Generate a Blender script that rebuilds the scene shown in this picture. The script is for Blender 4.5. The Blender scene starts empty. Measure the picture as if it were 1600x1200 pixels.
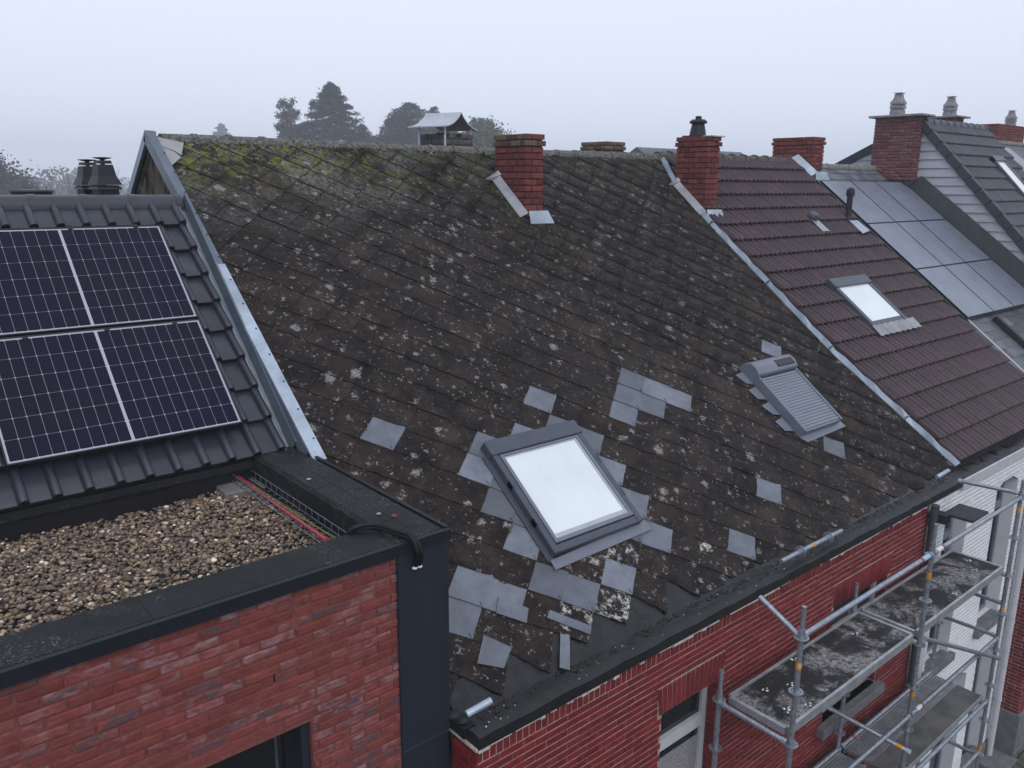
import bpy, bmesh, math, random
import numpy as np
from mathutils import Matrix, Vector
random.seed(7); rng = np.random.default_rng(7)
sc = bpy.context.scene
C = sc.collection
H = 9.3                      # camera height above the street
# ------------------------------------------------------------------ camera
FPX, PITCH, YAW, ROLL = 1278.0, .2404, .7038, .0070
cp, sp = math.cos(PITCH), math.sin(PITCH)
FW = Vector((math.sin(YAW)*cp, math.cos(YAW)*cp, -sp))
R0 = Vector((math.cos(YAW), -math.sin(YAW), 0)); U0 = R0.cross(FW)
RT = R0*math.cos(ROLL) + U0*math.sin(ROLL); UP = U0*math.cos(ROLL) - R0*math.sin(ROLL)
cam = bpy.data.cameras.new('camera'); camo = bpy.data.objects.new('camera', cam); C.objects.link(camo)
cam.sensor_width = 36; cam.lens = FPX/1600*36; cam.clip_start = .05; cam.clip_end = 5000
camo.matrix_world = Matrix(((RT.x, UP.x, -FW.x, 0), (RT.y, UP.y, -FW.y, 0), (RT.z, UP.z, -FW.z, H), (0, 0, 0, 1)))
sc.camera = camo
# ------------------------------------------------------------------ sky, sun, exposure (overcast, misty)
w = bpy.data.worlds.new('World'); sc.world = w; w.use_nodes = True
wn, wl = w.node_tree.nodes, w.node_tree.links; wn.clear()
sky = wn.new('ShaderNodeTexSky'); sky.sky_type = 'NISHITA'; sky.sun_disc = False
SUN_EL, SUN_ROT = math.radians(44), math.radians(204)
sky.sun_elevation = SUN_EL; sky.sun_rotation = SUN_ROT; sky.dust_density = 6; sky.air_density = 1.2
hsv = wn.new('ShaderNodeHueSaturation'); hsv.inputs['Saturation'].default_value = .45
sclr = wn.new('ShaderNodeVectorMath'); sclr.operation = 'SCALE'; sclr.inputs['Scale'].default_value = .13
mixw = wn.new('ShaderNodeMix'); mixw.data_type = 'RGBA'; mixw.inputs['Factor'].default_value = .82
mixw.inputs['B'].default_value = (.98, 1.05, 1.235, 1)      # cloud deck
bg = wn.new('ShaderNodeBackground'); bg.inputs['Strength'].default_value = 1.0
wo = wn.new('ShaderNodeOutputWorld')
wl.new(sky.outputs[0], hsv.inputs['Color']); wl.new(hsv.outputs[0], sclr.inputs[0]); wl.new(sclr.outputs[0], mixw.inputs['A'])
wl.new(mixw.outputs['Result'], bg.inputs['Color']); wl.new(bg.outputs[0], wo.inputs[0])
sun = bpy.data.lights.new('sun', 'SUN'); sun.energy = .9; sun.angle = math.radians(35); sun.color = (1, .97, .93)
so = bpy.data.objects.new('sun', sun); C.objects.link(so)
sd = Vector((math.sin(SUN_ROT)*math.cos(SUN_EL), math.cos(SUN_ROT)*math.cos(SUN_EL), math.sin(SUN_EL)))
so.rotation_euler = (-sd).to_track_quat('-Z', 'Y').to_euler(); so.location = (0, -20, 60)
vs = sc.view_settings; vs.view_transform = 'Standard'; vs.look = 'None'; vs.exposure = 0; vs.gamma = 1; vs.use_curve_mapping = False
sc.cycles.use_denoising = True; sc.cycles.max_bounces = 6; sc.cycles.volume_bounces = 2
sc.cycles.transparent_max_bounces = 6; sc.cycles.caustics_reflective = False; sc.cycles.caustics_refractive = False

# ------------------------------------------------------------------ helpers
I4 = Matrix.Identity(4)
T = Matrix.Translation
def RX(a): return Matrix.Rotation(a, 4, 'X')
def RY(a): return Matrix.Rotation(a, 4, 'Y')
def RZ(a): return Matrix.Rotation(a, 4, 'Z')
WM = {}
def ob(name, data, mw=I4, parent=None, label=None, cat=None, group=None, kind=None):
    o = bpy.data.objects.new(name, data); C.objects.link(o)
    mw = mw.copy(); WM[o.name] = mw
    if parent is not None:
        o.parent = parent; o.matrix_parent_inverse = WM[parent.name].inverted()
    o.matrix_basis = mw
    if label: o['label'] = label
    if cat: o['category'] = cat
    if group: o['group'] = group
    if kind: o['kind'] = kind
    return o
def thing(name, label, cat, loc=(0, 0, 0), group=None):
    e = ob(name, None, T(loc), None, label, cat, group); e.empty_display_size = .3; return e
class B:
    def __init__(s): s.v = []; s.f = []
    def add(s, vs_, fs, m=None):
        k = len(s.v)
        s.v += [tuple(m @ Vector(p)) for p in vs_] if m is not None else [tuple(p) for p in vs_]
        s.f += [tuple(i+k for i in f) for f in fs]; return s
    def box(s, x0, x1, y0, y1, z0, z1, m=None):
        return s.add([(x0,y0,z0),(x1,y0,z0),(x1,y1,z0),(x0,y1,z0),(x0,y0,z1),(x1,y0,z1),(x1,y1,z1),(x0,y1,z1)],
                     [(0,3,2,1),(4,5,6,7),(0,1,5,4),(1,2,6,5),(2,3,7,6),(3,0,4,7)], m)
    def prism(s, poly, h0, h1, m=None):         # poly in xy, extruded along z
        n = len(poly)
        v = [(p[0], p[1], h0) for p in poly] + [(p[0], p[1], h1) for p in poly]
        return s.add(v, [tuple(range(n))[::-1], tuple(range(n, 2*n))] + [(i, (i+1) % n, n+(i+1) % n, n+i) for i in range(n)], m)
    def lathe(s, prof, n=16, m=None, cap=True):  # prof: (r, z)
        k = len(prof); v = []
        for r, z in prof:
            for i in range(n):
                a = 2*math.pi*i/n; v.append((r*math.cos(a), r*math.sin(a), z))
        f = [(j*n+i, j*n+(i+1) % n, (j+1)*n+(i+1) % n, (j+1)*n+i) for j in range(k-1) for i in range(n)]
        if cap: f += [tuple(range(n))[::-1], tuple(range((k-1)*n, k*n))]
        return s.add(v, f, m)
    def tube(s, p, q, r, n=10, r2=None):
        p, q = Vector(p), Vector(q); d = q-p
        m = T(p) @ d.to_track_quat('Z', 'Y').to_matrix().to_4x4()
        return s.lathe([(r, 0), (r if r2 is None else r2, d.length)], n, m)
    def path(s, pts, r, n=8):
        pts = [Vector(p) for p in pts]; rings = []
        for i, p in enumerate(pts):
            d = (pts[min(i+1, len(pts)-1)] - pts[max(i-1, 0)]).normalized()
            q = d.to_track_quat('Z', 'Y').to_matrix()
            rings.append([p + q @ Vector((r*math.cos(2*math.pi*k/n), r*math.sin(2*math.pi*k/n), 0)) for k in range(n)])
        v = [x for rr in rings for x in rr]; L = len(pts)
        f = [(j*n+i, j*n+(i+1) % n, (j+1)*n+(i+1) % n, (j+1)*n+i) for j in range(L-1) for i in range(n)]
        f += [tuple(range(n))[::-1], tuple(range((L-1)*n, L*n))]
        return s.add(v, f)
    def mesh(s, name, mat, smooth=False):
        me = bpy.data.meshes.new(name); me.from_pydata(s.v, [], s.f)
        for m in (mat if isinstance(mat, (list, tuple)) else [mat]): me.materials.append(m)
        bm = bmesh.new(); bm.from_mesh(me); bmesh.ops.recalc_face_normals(bm, faces=bm.faces); bm.to_mesh(me); bm.free()
        if smooth: me.shade_smooth(); me.set_sharp_from_angle(angle=math.radians(40))
        return me
    def build(s, name, mat, parent=None, mw=I4, smooth=False, **k):
        return ob(name, s.mesh(name, mat, smooth), mw, parent, **k)
def bevel_mesh(me, w, seg=1):
    bm = bmesh.new(); bm.from_mesh(me)
    bmesh.ops.bevel(bm, geom=list(bm.edges), offset=w, segments=seg, affect='EDGES', profile=.6)
    bm.to_mesh(me); bm.free(); return me
def bbox_obj(name, mat, x0, x1, y0, y1, z0, z1, parent=None, bev=.004, mw=I4, **k):
    me = B().box(x0, x1, y0, y1, z0, z1).mesh(name, mat)
    if bev: bevel_mesh(me, bev)
    return ob(name, me, mw, parent, **k)
def tube_obj(name, mat, p, q, r, parent=None, n=12, **k):
    return B().tube(p, q, r, n).build(name, mat, parent, smooth=True, **k)
def pix(p):
    d = Vector(p) - Vector((0, 0, H)); z = d.dot(FW)
    if z < .1: return None
    return 800+FPX*d.dot(RT)/z, 600-FPX*d.dot(UP)/z, z
def joined(name, items, mat, parent=None, **k):
    """many placed meshes as one part"""
    V, L, S, MI, nv = [], [], [], [], 0; slots = []
    cache = {}
    for me, mw in items:
        if me.name not in cache:
            v = np.empty(len(me.vertices)*3); me.vertices.foreach_get('co', v)
            l = np.empty(len(me.loops), int); me.loops.foreach_get('vertex_index', l)
            t = np.empty(len(me.polygons), int); me.polygons.foreach_get('loop_total', t)
            mi = np.empty(len(me.polygons), int); me.polygons.foreach_get('material_index', mi)
            mp = []
            for mt in me.materials:
                if mt not in slots: slots.append(mt)
                mp.append(slots.index(mt))
            cache[me.name] = (v.reshape(-1, 3), l, t, np.array(mp)[mi])
        v, l, t, mi = cache[me.name]; m = np.array(mw); MI.append(mi)
        V.append(v @ m[:3, :3].T + m[:3, 3]); L.append(l+nv); S.append(t); nv += len(v)
    o = raw_mesh(name, np.concatenate(V), np.concatenate(L), np.concatenate(S), slots[0], parent, **k)
    for mt in slots[1:]: o.data.materials.append(mt)
    o.data.polygons.foreach_set('material_index', np.concatenate(MI).astype(np.int32)); o.data.update()
    return o
def raw_mesh(name, V, L, S, mat, parent=None, mw=I4, smooth=False, attr=None, **k):
    me = bpy.data.meshes.new(name)
    me.vertices.add(len(V)); me.vertices.foreach_set('co', np.ascontiguousarray(V, dtype=np.float32).ravel())
    me.loops.add(len(L)); me.loops.foreach_set('vertex_index', np.ascontiguousarray(L, dtype=np.int32))
    me.polygons.add(len(S)); st = np.concatenate([[0], np.cumsum(S)[:-1]]).astype(np.int32)
    me.polygons.foreach_set('loop_start', st)
    if smooth: me.polygons.foreach_set('use_smooth', np.ones(len(S), bool))
    me.update(calc_edges=True); me.validate()
    if attr is not None:
        a = me.color_attributes.new('tint', 'FLOAT_COLOR', 'POINT'); a.data.foreach_set('color', np.ascontiguousarray(attr, dtype=np.float32).ravel())
    me.materials.append(mat)
    return ob(name, me, mw, parent, **k)
def lay(name, items, mat, parent, limit=300, rest=None):
    """items: (mesh, world matrix). The largest in the photo become parts, the rest one joined part."""
    sc_ = []
    for i, (me, mw) in enumerate(items):
        q = pix(mw.translation)
        s = 1e3+ (mw.translation-Vector((0,0,H))).length if q is None or not (-40 < q[0] < 1640 and -40 < q[1] < 1240) else q[2]
        sc_.append((s, i))
    sc_.sort(); pick = set(i for s, i in sc_[:limit])
    for i in sorted(pick): ob(name, items[i][0], items[i][1], parent)
    others = [items[i] for i in range(len(items)) if i not in pick]
    if others: joined(rest or name+'_field', others, mat, parent, kind='stuff')

# ------------------------------------------------------------------ materials
def node(nt, t, **k):
    n = nt.nodes.new(t)
    for a, b in k.items():
        if a in n.inputs: n.inputs[a].default_value = b
        else: setattr(n, a, b)
    return n
class Mt:
    def __init__(s, name, rough=.6, spec=.5, metal=0):
        s.m = bpy.data.materials.new(name); s.m.use_nodes = True; s.nt = s.m.node_tree
        s.p = s.nt.nodes['Principled BSDF']; s.p.inputs['Roughness'].default_value = rough
        s.p.inputs['Specular IOR Level'].default_value = spec; s.p.inputs['Metallic'].default_value = metal
        g = s.nt.nodes.new('ShaderNodeNewGeometry'); s.pos = g.outputs['Position']; s.geo = g
        s.col = None; s.bumpn = None
    def L(s, a, b): s.nt.links.new(a, b)
    def vec(s, scale=(1, 1, 1)):
        n = node(s.nt, 'ShaderNodeVectorMath', operation='MULTIPLY'); n.inputs[1].default_value = scale
        s.L(s.pos, n.inputs[0]); return n.outputs[0]
    def noise(s, scale, detail=5, rough=.6, vec=None, dist=0):
        n = node(s.nt, 'ShaderNodeTexNoise'); n.inputs['Scale'].default_value = scale; n.inputs['Detail'].default_value = detail
        n.inputs['Roughness'].default_value = rough; n.inputs['Distortion'].default_value = dist
        s.L(vec or s.pos, n.inputs['Vector']); return n.outputs['Fac']
    def voro(s, scale, feature='F1', rnd=1, out='Distance', vec=None):
        n = node(s.nt, 'ShaderNodeTexVoronoi', feature=feature); n.inputs['Scale'].default_value = scale; n.inputs['Randomness'].default_value = rnd
        s.L(vec or s.pos, n.inputs['Vector']); return n.outputs[out]
    def ramp(s, fac, a, b, va=0., vb=1.):
        n = node(s.nt, 'ShaderNodeMapRange'); n.interpolation_type = 'SMOOTHSTEP'
        for i, v in zip((1, 2, 3, 4), (a, b, va, vb)): n.inputs[i].default_value = v
        s.L(fac, n.inputs[0]); return n.outputs[0]
    def math(s, op, a, b=None, clamp=False):
        n = node(s.nt, 'ShaderNodeMath', operation=op, use_clamp=clamp)
        for i, v in enumerate((a, b)):
            if v is None: continue
            if isinstance(v, (int, float)): n.inputs[i].default_value = v
            else: s.L(v, n.inputs[i])
        return n.outputs[0]
    def rand(s):
        o = s.nt.nodes.new('ShaderNodeObjectInfo')
        return s.math('FRACT', s.math('ADD', o.outputs['Random'], s.geo.outputs['Random Per Island']))
    def mix(s, fac, a, b):
        n = node(s.nt, 'ShaderNodeMix', data_type='RGBA')
        for nm, v in (('Factor', fac), ('A', a), ('B', b)):
            i = n.inputs[nm] if nm == 'Factor' else [x for x in n.inputs if x.name == nm and x.type == 'RGBA'][0]
            if isinstance(v, tuple): i.default_value = (*v, 1)
            elif isinstance(v, (int, float)): i.default_value = v
            else: s.L(v, i)
        return [x for x in n.outputs if x.type == 'RGBA'][0]
    def scale(s, col, f):
        n = node(s.nt, 'ShaderNodeVectorMath', operation='SCALE'); 
        if isinstance(col, tuple): n.inputs[0].default_value = col
        else: s.L(col, n.inputs[0])
        if isinstance(f, (int, float)): n.inputs['Scale'].default_value = f
        else: s.L(f, n.inputs['Scale'])
        return n.outputs[0]
    def bump(s, h, strength=.3, dist=.01):
        n = node(s.nt, 'ShaderNodeBump'); n.inputs['Strength'].default_value = strength; n.inputs['Distance'].default_value = dist
        s.L(h, n.inputs['Height'])
        if s.bumpn is not None: s.L(s.bumpn, n.inputs['Normal'])
        s.bumpn = n.outputs[0]; s.L(s.bumpn, s.p.inputs['Normal'])
    def done(s, col, k=.76):
        if isinstance(col, tuple): col = tuple(x*k for x in col)
        else: col = s.scale(col, k)
        if isinstance(col, tuple): s.p.inputs['Base Color'].default_value = (*col, 1)
        else: s.L(col, s.p.inputs['Base Color'])
        return s.m
def plain(name, c, rough=.6, spec=.5, metal=0, var=.2, ns=6, rnd=0., bump=0, bs=60, dirt=None, streak=False, k=.76):
    m = Mt(name, rough, spec, metal)
    v = m.vec((1, 1, .15)) if streak else None
    f = m.ramp(m.noise(ns, 6, .62, v), .3, .7, 1-var, 1+var)
    if rnd: f = m.math('MULTIPLY', f, m.ramp(m.rand(), 0, 1, 1-rnd, 1+rnd))
    col = m.scale(c, f)
    if dirt:
        dc, dsc, lo, hi = dirt
        col = m.mix(m.ramp(m.noise(dsc, 7, .7), lo, hi), col, dc)
    if bump: m.bump(m.noise(bs, 5, .7), bump, .005)
    return m.done(col, k)

def slate_mat(heavy=False):
    m = Mt('white_lichened_slate' if heavy else 'weathered_slate', .7, .15)
    base = m.mix(m.ramp(m.noise(3.2, 7, .68), .34, .68), (.0085, .0060, .0056), (.031, .0215, .0190))
    base = m.scale(base, m.ramp(m.noise(48, 7, .8), .3, .7, .55, 1.5))
    base = m.scale(base, m.ramp(m.rand(), 0, 1, .82, 1.18))
    rust = m.math('MULTIPLY', m.ramp(m.noise(1.7, 4, .6), .52, .66), .35)
    base = m.mix(rust, base, (.075, .05, .036))
    # grey lichen film, strongest along the ridge
    sep = m.nt.nodes.new('ShaderNodeSeparateXYZ'); m.L(m.pos, sep.inputs[0])
    hi = m.ramp(sep.outputs['Z'], H-.75, H+.35)
    left = m.ramp(sep.outputs['X'], 9.5, 4.0)
    film = m.math('MULTIPLY', m.ramp(m.noise(34, 8, .78), .5, .6), m.ramp(m.noise(2.4, 4, .6), .42, .62))
    base = m.mix(m.math('MULTIPLY', film, .16), base, (.16, .15, .14))
    film2 = m.math('MULTIPLY', m.ramp(m.noise(22, 8, .75), .42, .58), m.math('MULTIPLY', m.math('MULTIPLY', hi, m.ramp(m.noise(1.6, 3, .5), .38, .6)), m.ramp(left, 0, 1, .12, 1)))
    base = m.mix(m.math('MULTIPLY', film2, .6), base, (.25, .25, .235))
    # round crustose lichen blotches
    wv = m.nt.nodes.new('ShaderNodeVectorMath'); wv.operation = 'ADD'
    nc = node(m.nt, 'ShaderNodeTexNoise'); nc.inputs['Scale'].default_value = 26; nc.inputs['Detail'].default_value = 5
    m.L(m.pos, nc.inputs['Vector'])
    s2 = m.nt.nodes.new('ShaderNodeVectorMath'); s2.operation = 'SCALE'; s2.inputs['Scale'].default_value = .13
    m.L(nc.outputs['Color'], s2.inputs[0]); m.L(m.pos, wv.inputs[0]); m.L(s2.outputs[0], wv.inputs[1])
    for scale, lo, hi_, dens, col, op in ((3.1, .18, .07, .6, (.40, .39, .38), .8), (6.5, .24, .1, .42, (.38, .37, .36), .85), (12, .27, .12, .55, (.34, .32, .30), .75), (24, .28, .14, .66, (.42, .40, .38), .8)):
        d = m.voro(scale, vec=wv.outputs[0])
        cell = m.voro(scale, out='Color', vec=wv.outputs[0])
        sx = m.nt.nodes.new('ShaderNodeSeparateXYZ'); m.L(cell, sx.inputs[0])
        on = m.ramp(sx.outputs['X'], dens, dens+.05)
        siz = m.ramp(sx.outputs['Y'], 0, 1, .55, 1.35)
        dd = m.math('DIVIDE', d, siz)
        spot = m.math('MULTIPLY', m.ramp(dd, lo, hi_), on)
        spot = m.math('MULTIPLY', spot, m.ramp(m.noise(60, 7, .8), .42, .54))
        base = m.mix(m.math('MULTIPLY', spot, op), base, col)
    if heavy: base = m.mix(m.math('MULTIPLY', m.ramp(m.noise(16, 8, .8), .5, .56), m.ramp(m.noise(4.5, 4, .6), .44, .56)), base, (.55, .54, .51))
    # yellow-green moss film near the ridge
    mo = m.math('MULTIPLY', m.ramp(m.noise(9, 7, .75), .47, .57), m.math('MULTIPLY', m.math('MULTIPLY', m.ramp(sep.outputs['Z'], H-.3, H+.35), m.ramp(m.noise(2.2, 3, .5), .36, .52)), m.ramp(sep.outputs['X'], 9, 4.5, .12, 1)))
    base = m.mix(m.math('MULTIPLY', mo, .92), base, (.135, .15, .026))
    m.bump(m.noise(45, 7, .75), .5, .006); m.bump(m.noise(5, 3, .5), .35, .02)
    rr = m.ramp(m.noise(8, 4, .6), .3, .7, .6, .85); m.L(rr, m.p.inputs['Roughness'])
    return m.done(base)
def newslate_mat():
    m = Mt('new_slate', .5, .5)
    c = m.mix(m.ramp(m.noise(5, 6, .65), .3, .7), (.128, .146, .185), (.195, .22, .27))
    c = m.scale(c, m.ramp(m.rand(), 0, 1, .58, 1.12))
    c = m.mix(m.math('MULTIPLY', m.ramp(m.noise(9, 8, .78, m.vec((1, .4, 1))), .52, .7), .6), c, (.09, .10, .115))
    c = m.mix(m.ramp(m.noise(38, 8, .8), .66, .72), c, (.33, .34, .34))
    m.bump(m.noise(22, 7, .75), .6, .008)
    return m.done(c)
def brick_mat(name, c1, c2, light=None, dark=None, rough=.85, ls=9, lt=(.52, .66), rv=(.7, 1.25)):
    m = Mt(name, rough, .25)
    c = m.mix(m.ramp(m.noise(14, 7, .7), .3, .7), c1, c2)
    r = m.rand(); c = m.scale(c, m.ramp(r, 0, 1, *rv))
    if light:
        on = m.math('MULTIPLY', m.ramp(m.noise(ls, 8, .72, m.vec((1, 1, 2.2))), *lt), m.ramp(m.math('FRACT', m.math('MULTIPLY', r, 7.31)), .35, .8))
        c = m.mix(on, c, light)
    if dark:
        on = m.math('MULTIPLY', m.ramp(m.noise(ls*1.3, 7, .7, m.vec((1, 1, 2.5))), .46, .58), m.ramp(m.math('FRACT', m.math('MULTIPLY', r, 13.7)), .72, .8))
        c = m.mix(on, c, dark)
    m.bump(m.noise(60, 6, .75), .7, .006)
    return m.done(c)
def zinc(name, c, rough=.42):
    m = Mt(name, rough, .5, .35)
    f = m.ramp(m.noise(3, 7, .7, m.vec((1, 1, .6))), .3, .7, .72, 1.2)
    col = m.scale(c, f)
    col = m.mix(m.math('MULTIPLY', m.ramp(m.noise(18, 8, .78), .56, .7), .5), col, tuple(x*.45 for x in c))
    m.bump(m.noise(7, 4, .6), .25, .01)
    return m.done(col)
SLATE = slate_mat(); LICHSLATE = slate_mat(True); SLATE_EDGE = plain('shaded_slate_edge', (.013, .0115, .011), .8, .15); NEWSLATE = newslate_mat()  # slate edges coloured darker than the faces, painting shade into the joint lines
RIDGE = Mt('lichened_ridge_tile', .85, .2)
_c = RIDGE.mix(RIDGE.ramp(RIDGE.noise(26, 8, .78), .42, .6), (.075, .07, .068), (.24, .245, .23))
_c = RIDGE.mix(RIDGE.math('MULTIPLY', RIDGE.ramp(RIDGE.noise(6, 7, .72), .5, .64), .7), _c, (.10, .105, .045))
RIDGE.bump(RIDGE.noise(50, 6, .75), .9, .012); RIDGE = RIDGE.done(_c)
OLDBRICK = brick_mat('dark_red_brick', (.165, .015, .017), (.235, .027, .029), rv=(.82, 1.18), rough=.7)
MORTAR_PALE = plain('pale_mortar', (.40, .32, .29), .9, .2, var=.25, ns=30, bump=.4)
NEWBRICK = brick_mat('red_brick_white_bloom', (.195, .042, .038), (.265, .070, .062), light=(.35, .235, .25), dark=(.10, .075, .09), lt=(.42, .72), rv=(.86, 1.14))
MORTAR_RED = plain('reddish_mortar', (.23, .075, .066), .95, .15, var=.2, ns=40, bump=.5)
CHBRICK = brick_mat('chimney_brick', (.16, .034, .03), (.235, .058, .048), light=(.13, .12, .10), ls=16, lt=(.6, .72), rv=(.68, 1.2))
CHMOSS = brick_mat('mossy_chimney_brick', (.13, .045, .035), (.18, .07, .055), light=(.13, .135, .085), ls=14, lt=(.36, .5))
MORTAR_DARK = plain('dark_mortar', (.05, .04, .036), .95, .15, var=.4, ns=20, bump=.6)
ZINC = zinc('zinc', (.30, .36, .43)); ZINC_LIGHT = zinc('light_zinc', (.46, .54, .64)); LEAD = zinc('lead_flashing', (.36, .37, .40), .55)
ZINC_DARK = zinc('dark_zinc', (.15, .19, .24))
BITUMEN = Mt('bitumen_felt', .6, .25)
_c = BITUMEN.mix(BITUMEN.ramp(BITUMEN.noise(9, 6, .65), .3, .7), (.007, .009, .010), (.017, .020, .022))
_c = BITUMEN.mix(BITUMEN.math('MULTIPLY', BITUMEN.ramp(BITUMEN.noise(60, 6, .8), .58, .605), BITUMEN.ramp(BITUMEN.noise(2.2, 5, .65), .42, .6)), _c, (.28, .29, .25))
BITUMEN.bump(BITUMEN.noise(160, 3, .7), .5, .003); BITUMEN = BITUMEN.done(_c)
GUTTER = Mt('wet_bitumen_gutter', .3, .35)
_c = GUTTER.mix(GUTTER.ramp(GUTTER.noise(8, 7, .7), .35, .65), (.006, .006, .007), (.02, .021, .024))
_c = GUTTER.mix(GUTTER.ramp(GUTTER.noise(20, 8, .8), .66, .74), _c, (.14, .15, .13))
GUTTER.L(GUTTER.ramp(GUTTER.noise(4, 5, .6), .4, .6, .12, .6), GUTTER.p.inputs['Roughness']); GUTTER.bump(GUTTER.noise(18, 6, .7), .4, .01); GUTTER = GUTTER.done(_c)
KERB = plain('weathered_felt_kerb', (.012, .0135, .0145), .5, .35, var=.35, ns=7, bump=.6, bs=25, dirt=((.07, .075, .06), 30, .66, .76))
NAVY = plain('anthracite_cladding', (.016, .022, .036), .5, .4, var=.12, ns=3, dirt=((.045, .05, .06), 20, .68, .82), streak=True)
COPING = plain('anthracite_coping_edge', (.0075, .010, .016), .5, .4, var=.1)
ANTHTILE = plain('anthracite_roof_tile', (.03, .034, .05), .38, .5, var=.14, ns=4, rnd=.15, bump=.15, bs=90)
PURPLE = plain('purple_brown_roof_tile', (.064, .037, .047), .5, .35, var=.18, ns=5, rnd=.14, bump=.3, bs=70, dirt=((.05, .045, .04), 9, .62, .8))
GREYTILE = plain('dark_grey_roof_tile', (.066, .077, .098), .5, .35, var=.15, ns=5, rnd=.18)
GREYSLATE = plain('blue_grey_slate', (.10, .115, .135), .55, .4, var=.25, ns=6, rnd=.35, bump=.3, dirt=((.17, .18, .18), 12, .62, .75))
FRAME = plain('grey_window_cladding', (.06, .072, .098), .42, .5, var=.1, ns=5, dirt=((.12, .13, .14), 25, .66, .8))
FRAMEL = plain('grey_shutter', (.165, .19, .24), .42, .5, var=.08, ns=5)
WHITE = plain('white_window_frame', (.62, .63, .68), .4, .5, var=.06)
WALLWHITE = plain('white_painted_brick', (.66, .68, .72), .8, .3, k=.95, var=.05, ns=4, bump=.3, bs=40, dirt=((.45, .46, .47), 5, .66, .85))
STEEL = Mt('galvanised_tube', .38, .5, .65)
_c = STEEL.mix(STEEL.ramp(STEEL.noise(24, 7, .72), .3, .7), (.27, .31, .36), (.50, .55, .62)); _c = STEEL.mix(STEEL.ramp(STEEL.noise(13, 8, .8), .6, .7), _c, (.16, .15, .145)); STEEL.bump(STEEL.noise(60, 5, .6), .15, .003); STEEL = STEEL.done(_c)
ALU = plain('aluminium_edge', (.46, .48, .51), .4, .5, .5, var=.2, ns=9, dirt=((.15, .14, .13), 20, .62, .74))
YELLOW = plain('yellow_sticker', (.62, .30, .02), .5, .4, var=.1)
REDTAPE = plain('red_tape', (.38, .03, .05), .5, .4, var=.1)
WHITETAPE = plain('white_tape', (.7, .72, .75), .5, .4, var=.1)
DECKM = Mt('dirty_plywood_deck', .7, .3)
_f = DECKM.ramp(DECKM.noise(2.6, 8, .72, dist=.6), .47, .6)
_c = DECKM.mix(DECKM.ramp(DECKM.noise(40, 7, .75), .3, .7), (.006, .006, .007), (.02, .0195, .021))
_c = DECKM.mix(DECKM.math('MULTIPLY', _f, DECKM.ramp(DECKM.noise(22, 8, .8), .36, .66)), _c, (.42, .415, .41))
_c = DECKM.mix(DECKM.ramp(DECKM.noise(9, 8, .8), .7, .74), _c, (.42, .42, .42)); DECKM.bump(DECKM.noise(50, 6, .7), .5, .004); DECKM = DECKM.done(_c)
PERF = Mt('perforated_steel_deck', .45, .5, .5)
_d = PERF.voro(26, rnd=0.0, vec=PERF.vec((1, 1.25, 0)))
_c = PERF.mix(PERF.ramp(PERF.noise(5, 6, .7), .35, .65), (.26, .275, .30), (.42, .44, .47)); _c = PERF.mix(PERF.ramp(_d, .28, .2), _c, (.035, .035, .04)); PERF = PERF.done(_c)
PERF2 = Mt('gritty_steel_deck', .6, .4, .2)
_d = PERF2.voro(46, rnd=0.0, vec=PERF2.vec((1, 1.2, 0)))
_c = PERF2.mix(PERF2.ramp(PERF2.noise(3, 7, .7), .35, .65), (.10, .105, .11), (.21, .205, .195)); _c = PERF2.mix(PERF2.ramp(_d, .3, .2), _c, (.03, .03, .03)); PERF2 = PERF2.done(_c)
BLACK = plain('black_rubber', (.007, .007, .008), .5, .25, var=.15)
CABLERED = plain('red_cable', (.50, .025, .05), .45, .4, var=.1)
CABLEGREEN = plain('green_yellow_cable', (.35, .40, .04), .45, .4, var=.1)
CONC = plain('concrete_paver', (.20, .19, .18), .85, .3, var=.2, ns=12, bump=.4)
GLASS_DARK = Mt('dark_window_glass', .04, .6).done((.012, .014, .016))
CURTAIN = plain('net_curtain', (.30, .30, .31), .8, .2, var=.3, ns=40)
BLIND = Mt('skylight_pane_over_white_blind', .06, .5); BLIND.p.inputs['Coat Weight'].default_value = .6; BLIND.p.inputs['Coat Roughness'].default_value = .03
BLIND = BLIND.done(BLIND.mix(BLIND.math('MULTIPLY', BLIND.ramp(BLIND.noise(7, 7, .75, BLIND.vec((1.5, .4, .4))), .5, .75), .22), BLIND.scale((.75, .82, .83), BLIND.ramp(BLIND.noise(.9, 3, .5), .3, .7, .93, 1.06)), (.5, .56, .6)), .84)
CELL = Mt('solar_cell', .3, .10)
_wv = node(CELL.nt, 'ShaderNodeTexWave', wave_type='BANDS', bands_direction='Z'); _wv.inputs['Scale'].default_value = 20; CELL.L(CELL.pos, _wv.inputs['Vector'])
CELL = CELL.done(CELL.scale(CELL.mix(CELL.ramp(CELL.noise(1.1, 3, .5), .35, .65), (.007, .0075, .026), (.011, .008, .024)), CELL.ramp(_wv.outputs['Fac'], .2, .8, .7, 1.3)))
BACKSHEET = Mt('white_backsheet', .3, .3).done((.46, .48, .56))
PVFRAME = plain('black_panel_frame', (.012, .012, .016), .4, .4, var=.1)
PVGLASS = Mt('painted_sky_sheen_panel', .34, .9); PVGLASS.p.inputs['IOR'].default_value = 1.6
PVGLASS = PVGLASS.done(PVGLASS.scale((.17, .20, .26), PVGLASS.ramp(PVGLASS.noise(3, 4, .6), .3, .7, .85, 1.15)))  # base colour paled to imitate sky reflection, besides the real gloss
GABLE = Mt('stained_gable_render', .9, .2)
_c = GABLE.mix(GABLE.ramp(GABLE.noise(6, 8, .75, GABLE.vec((1, 1.6, .5)), .4), .36, .64), (.035, .024, .02), (.16, .125, .11))
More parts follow.
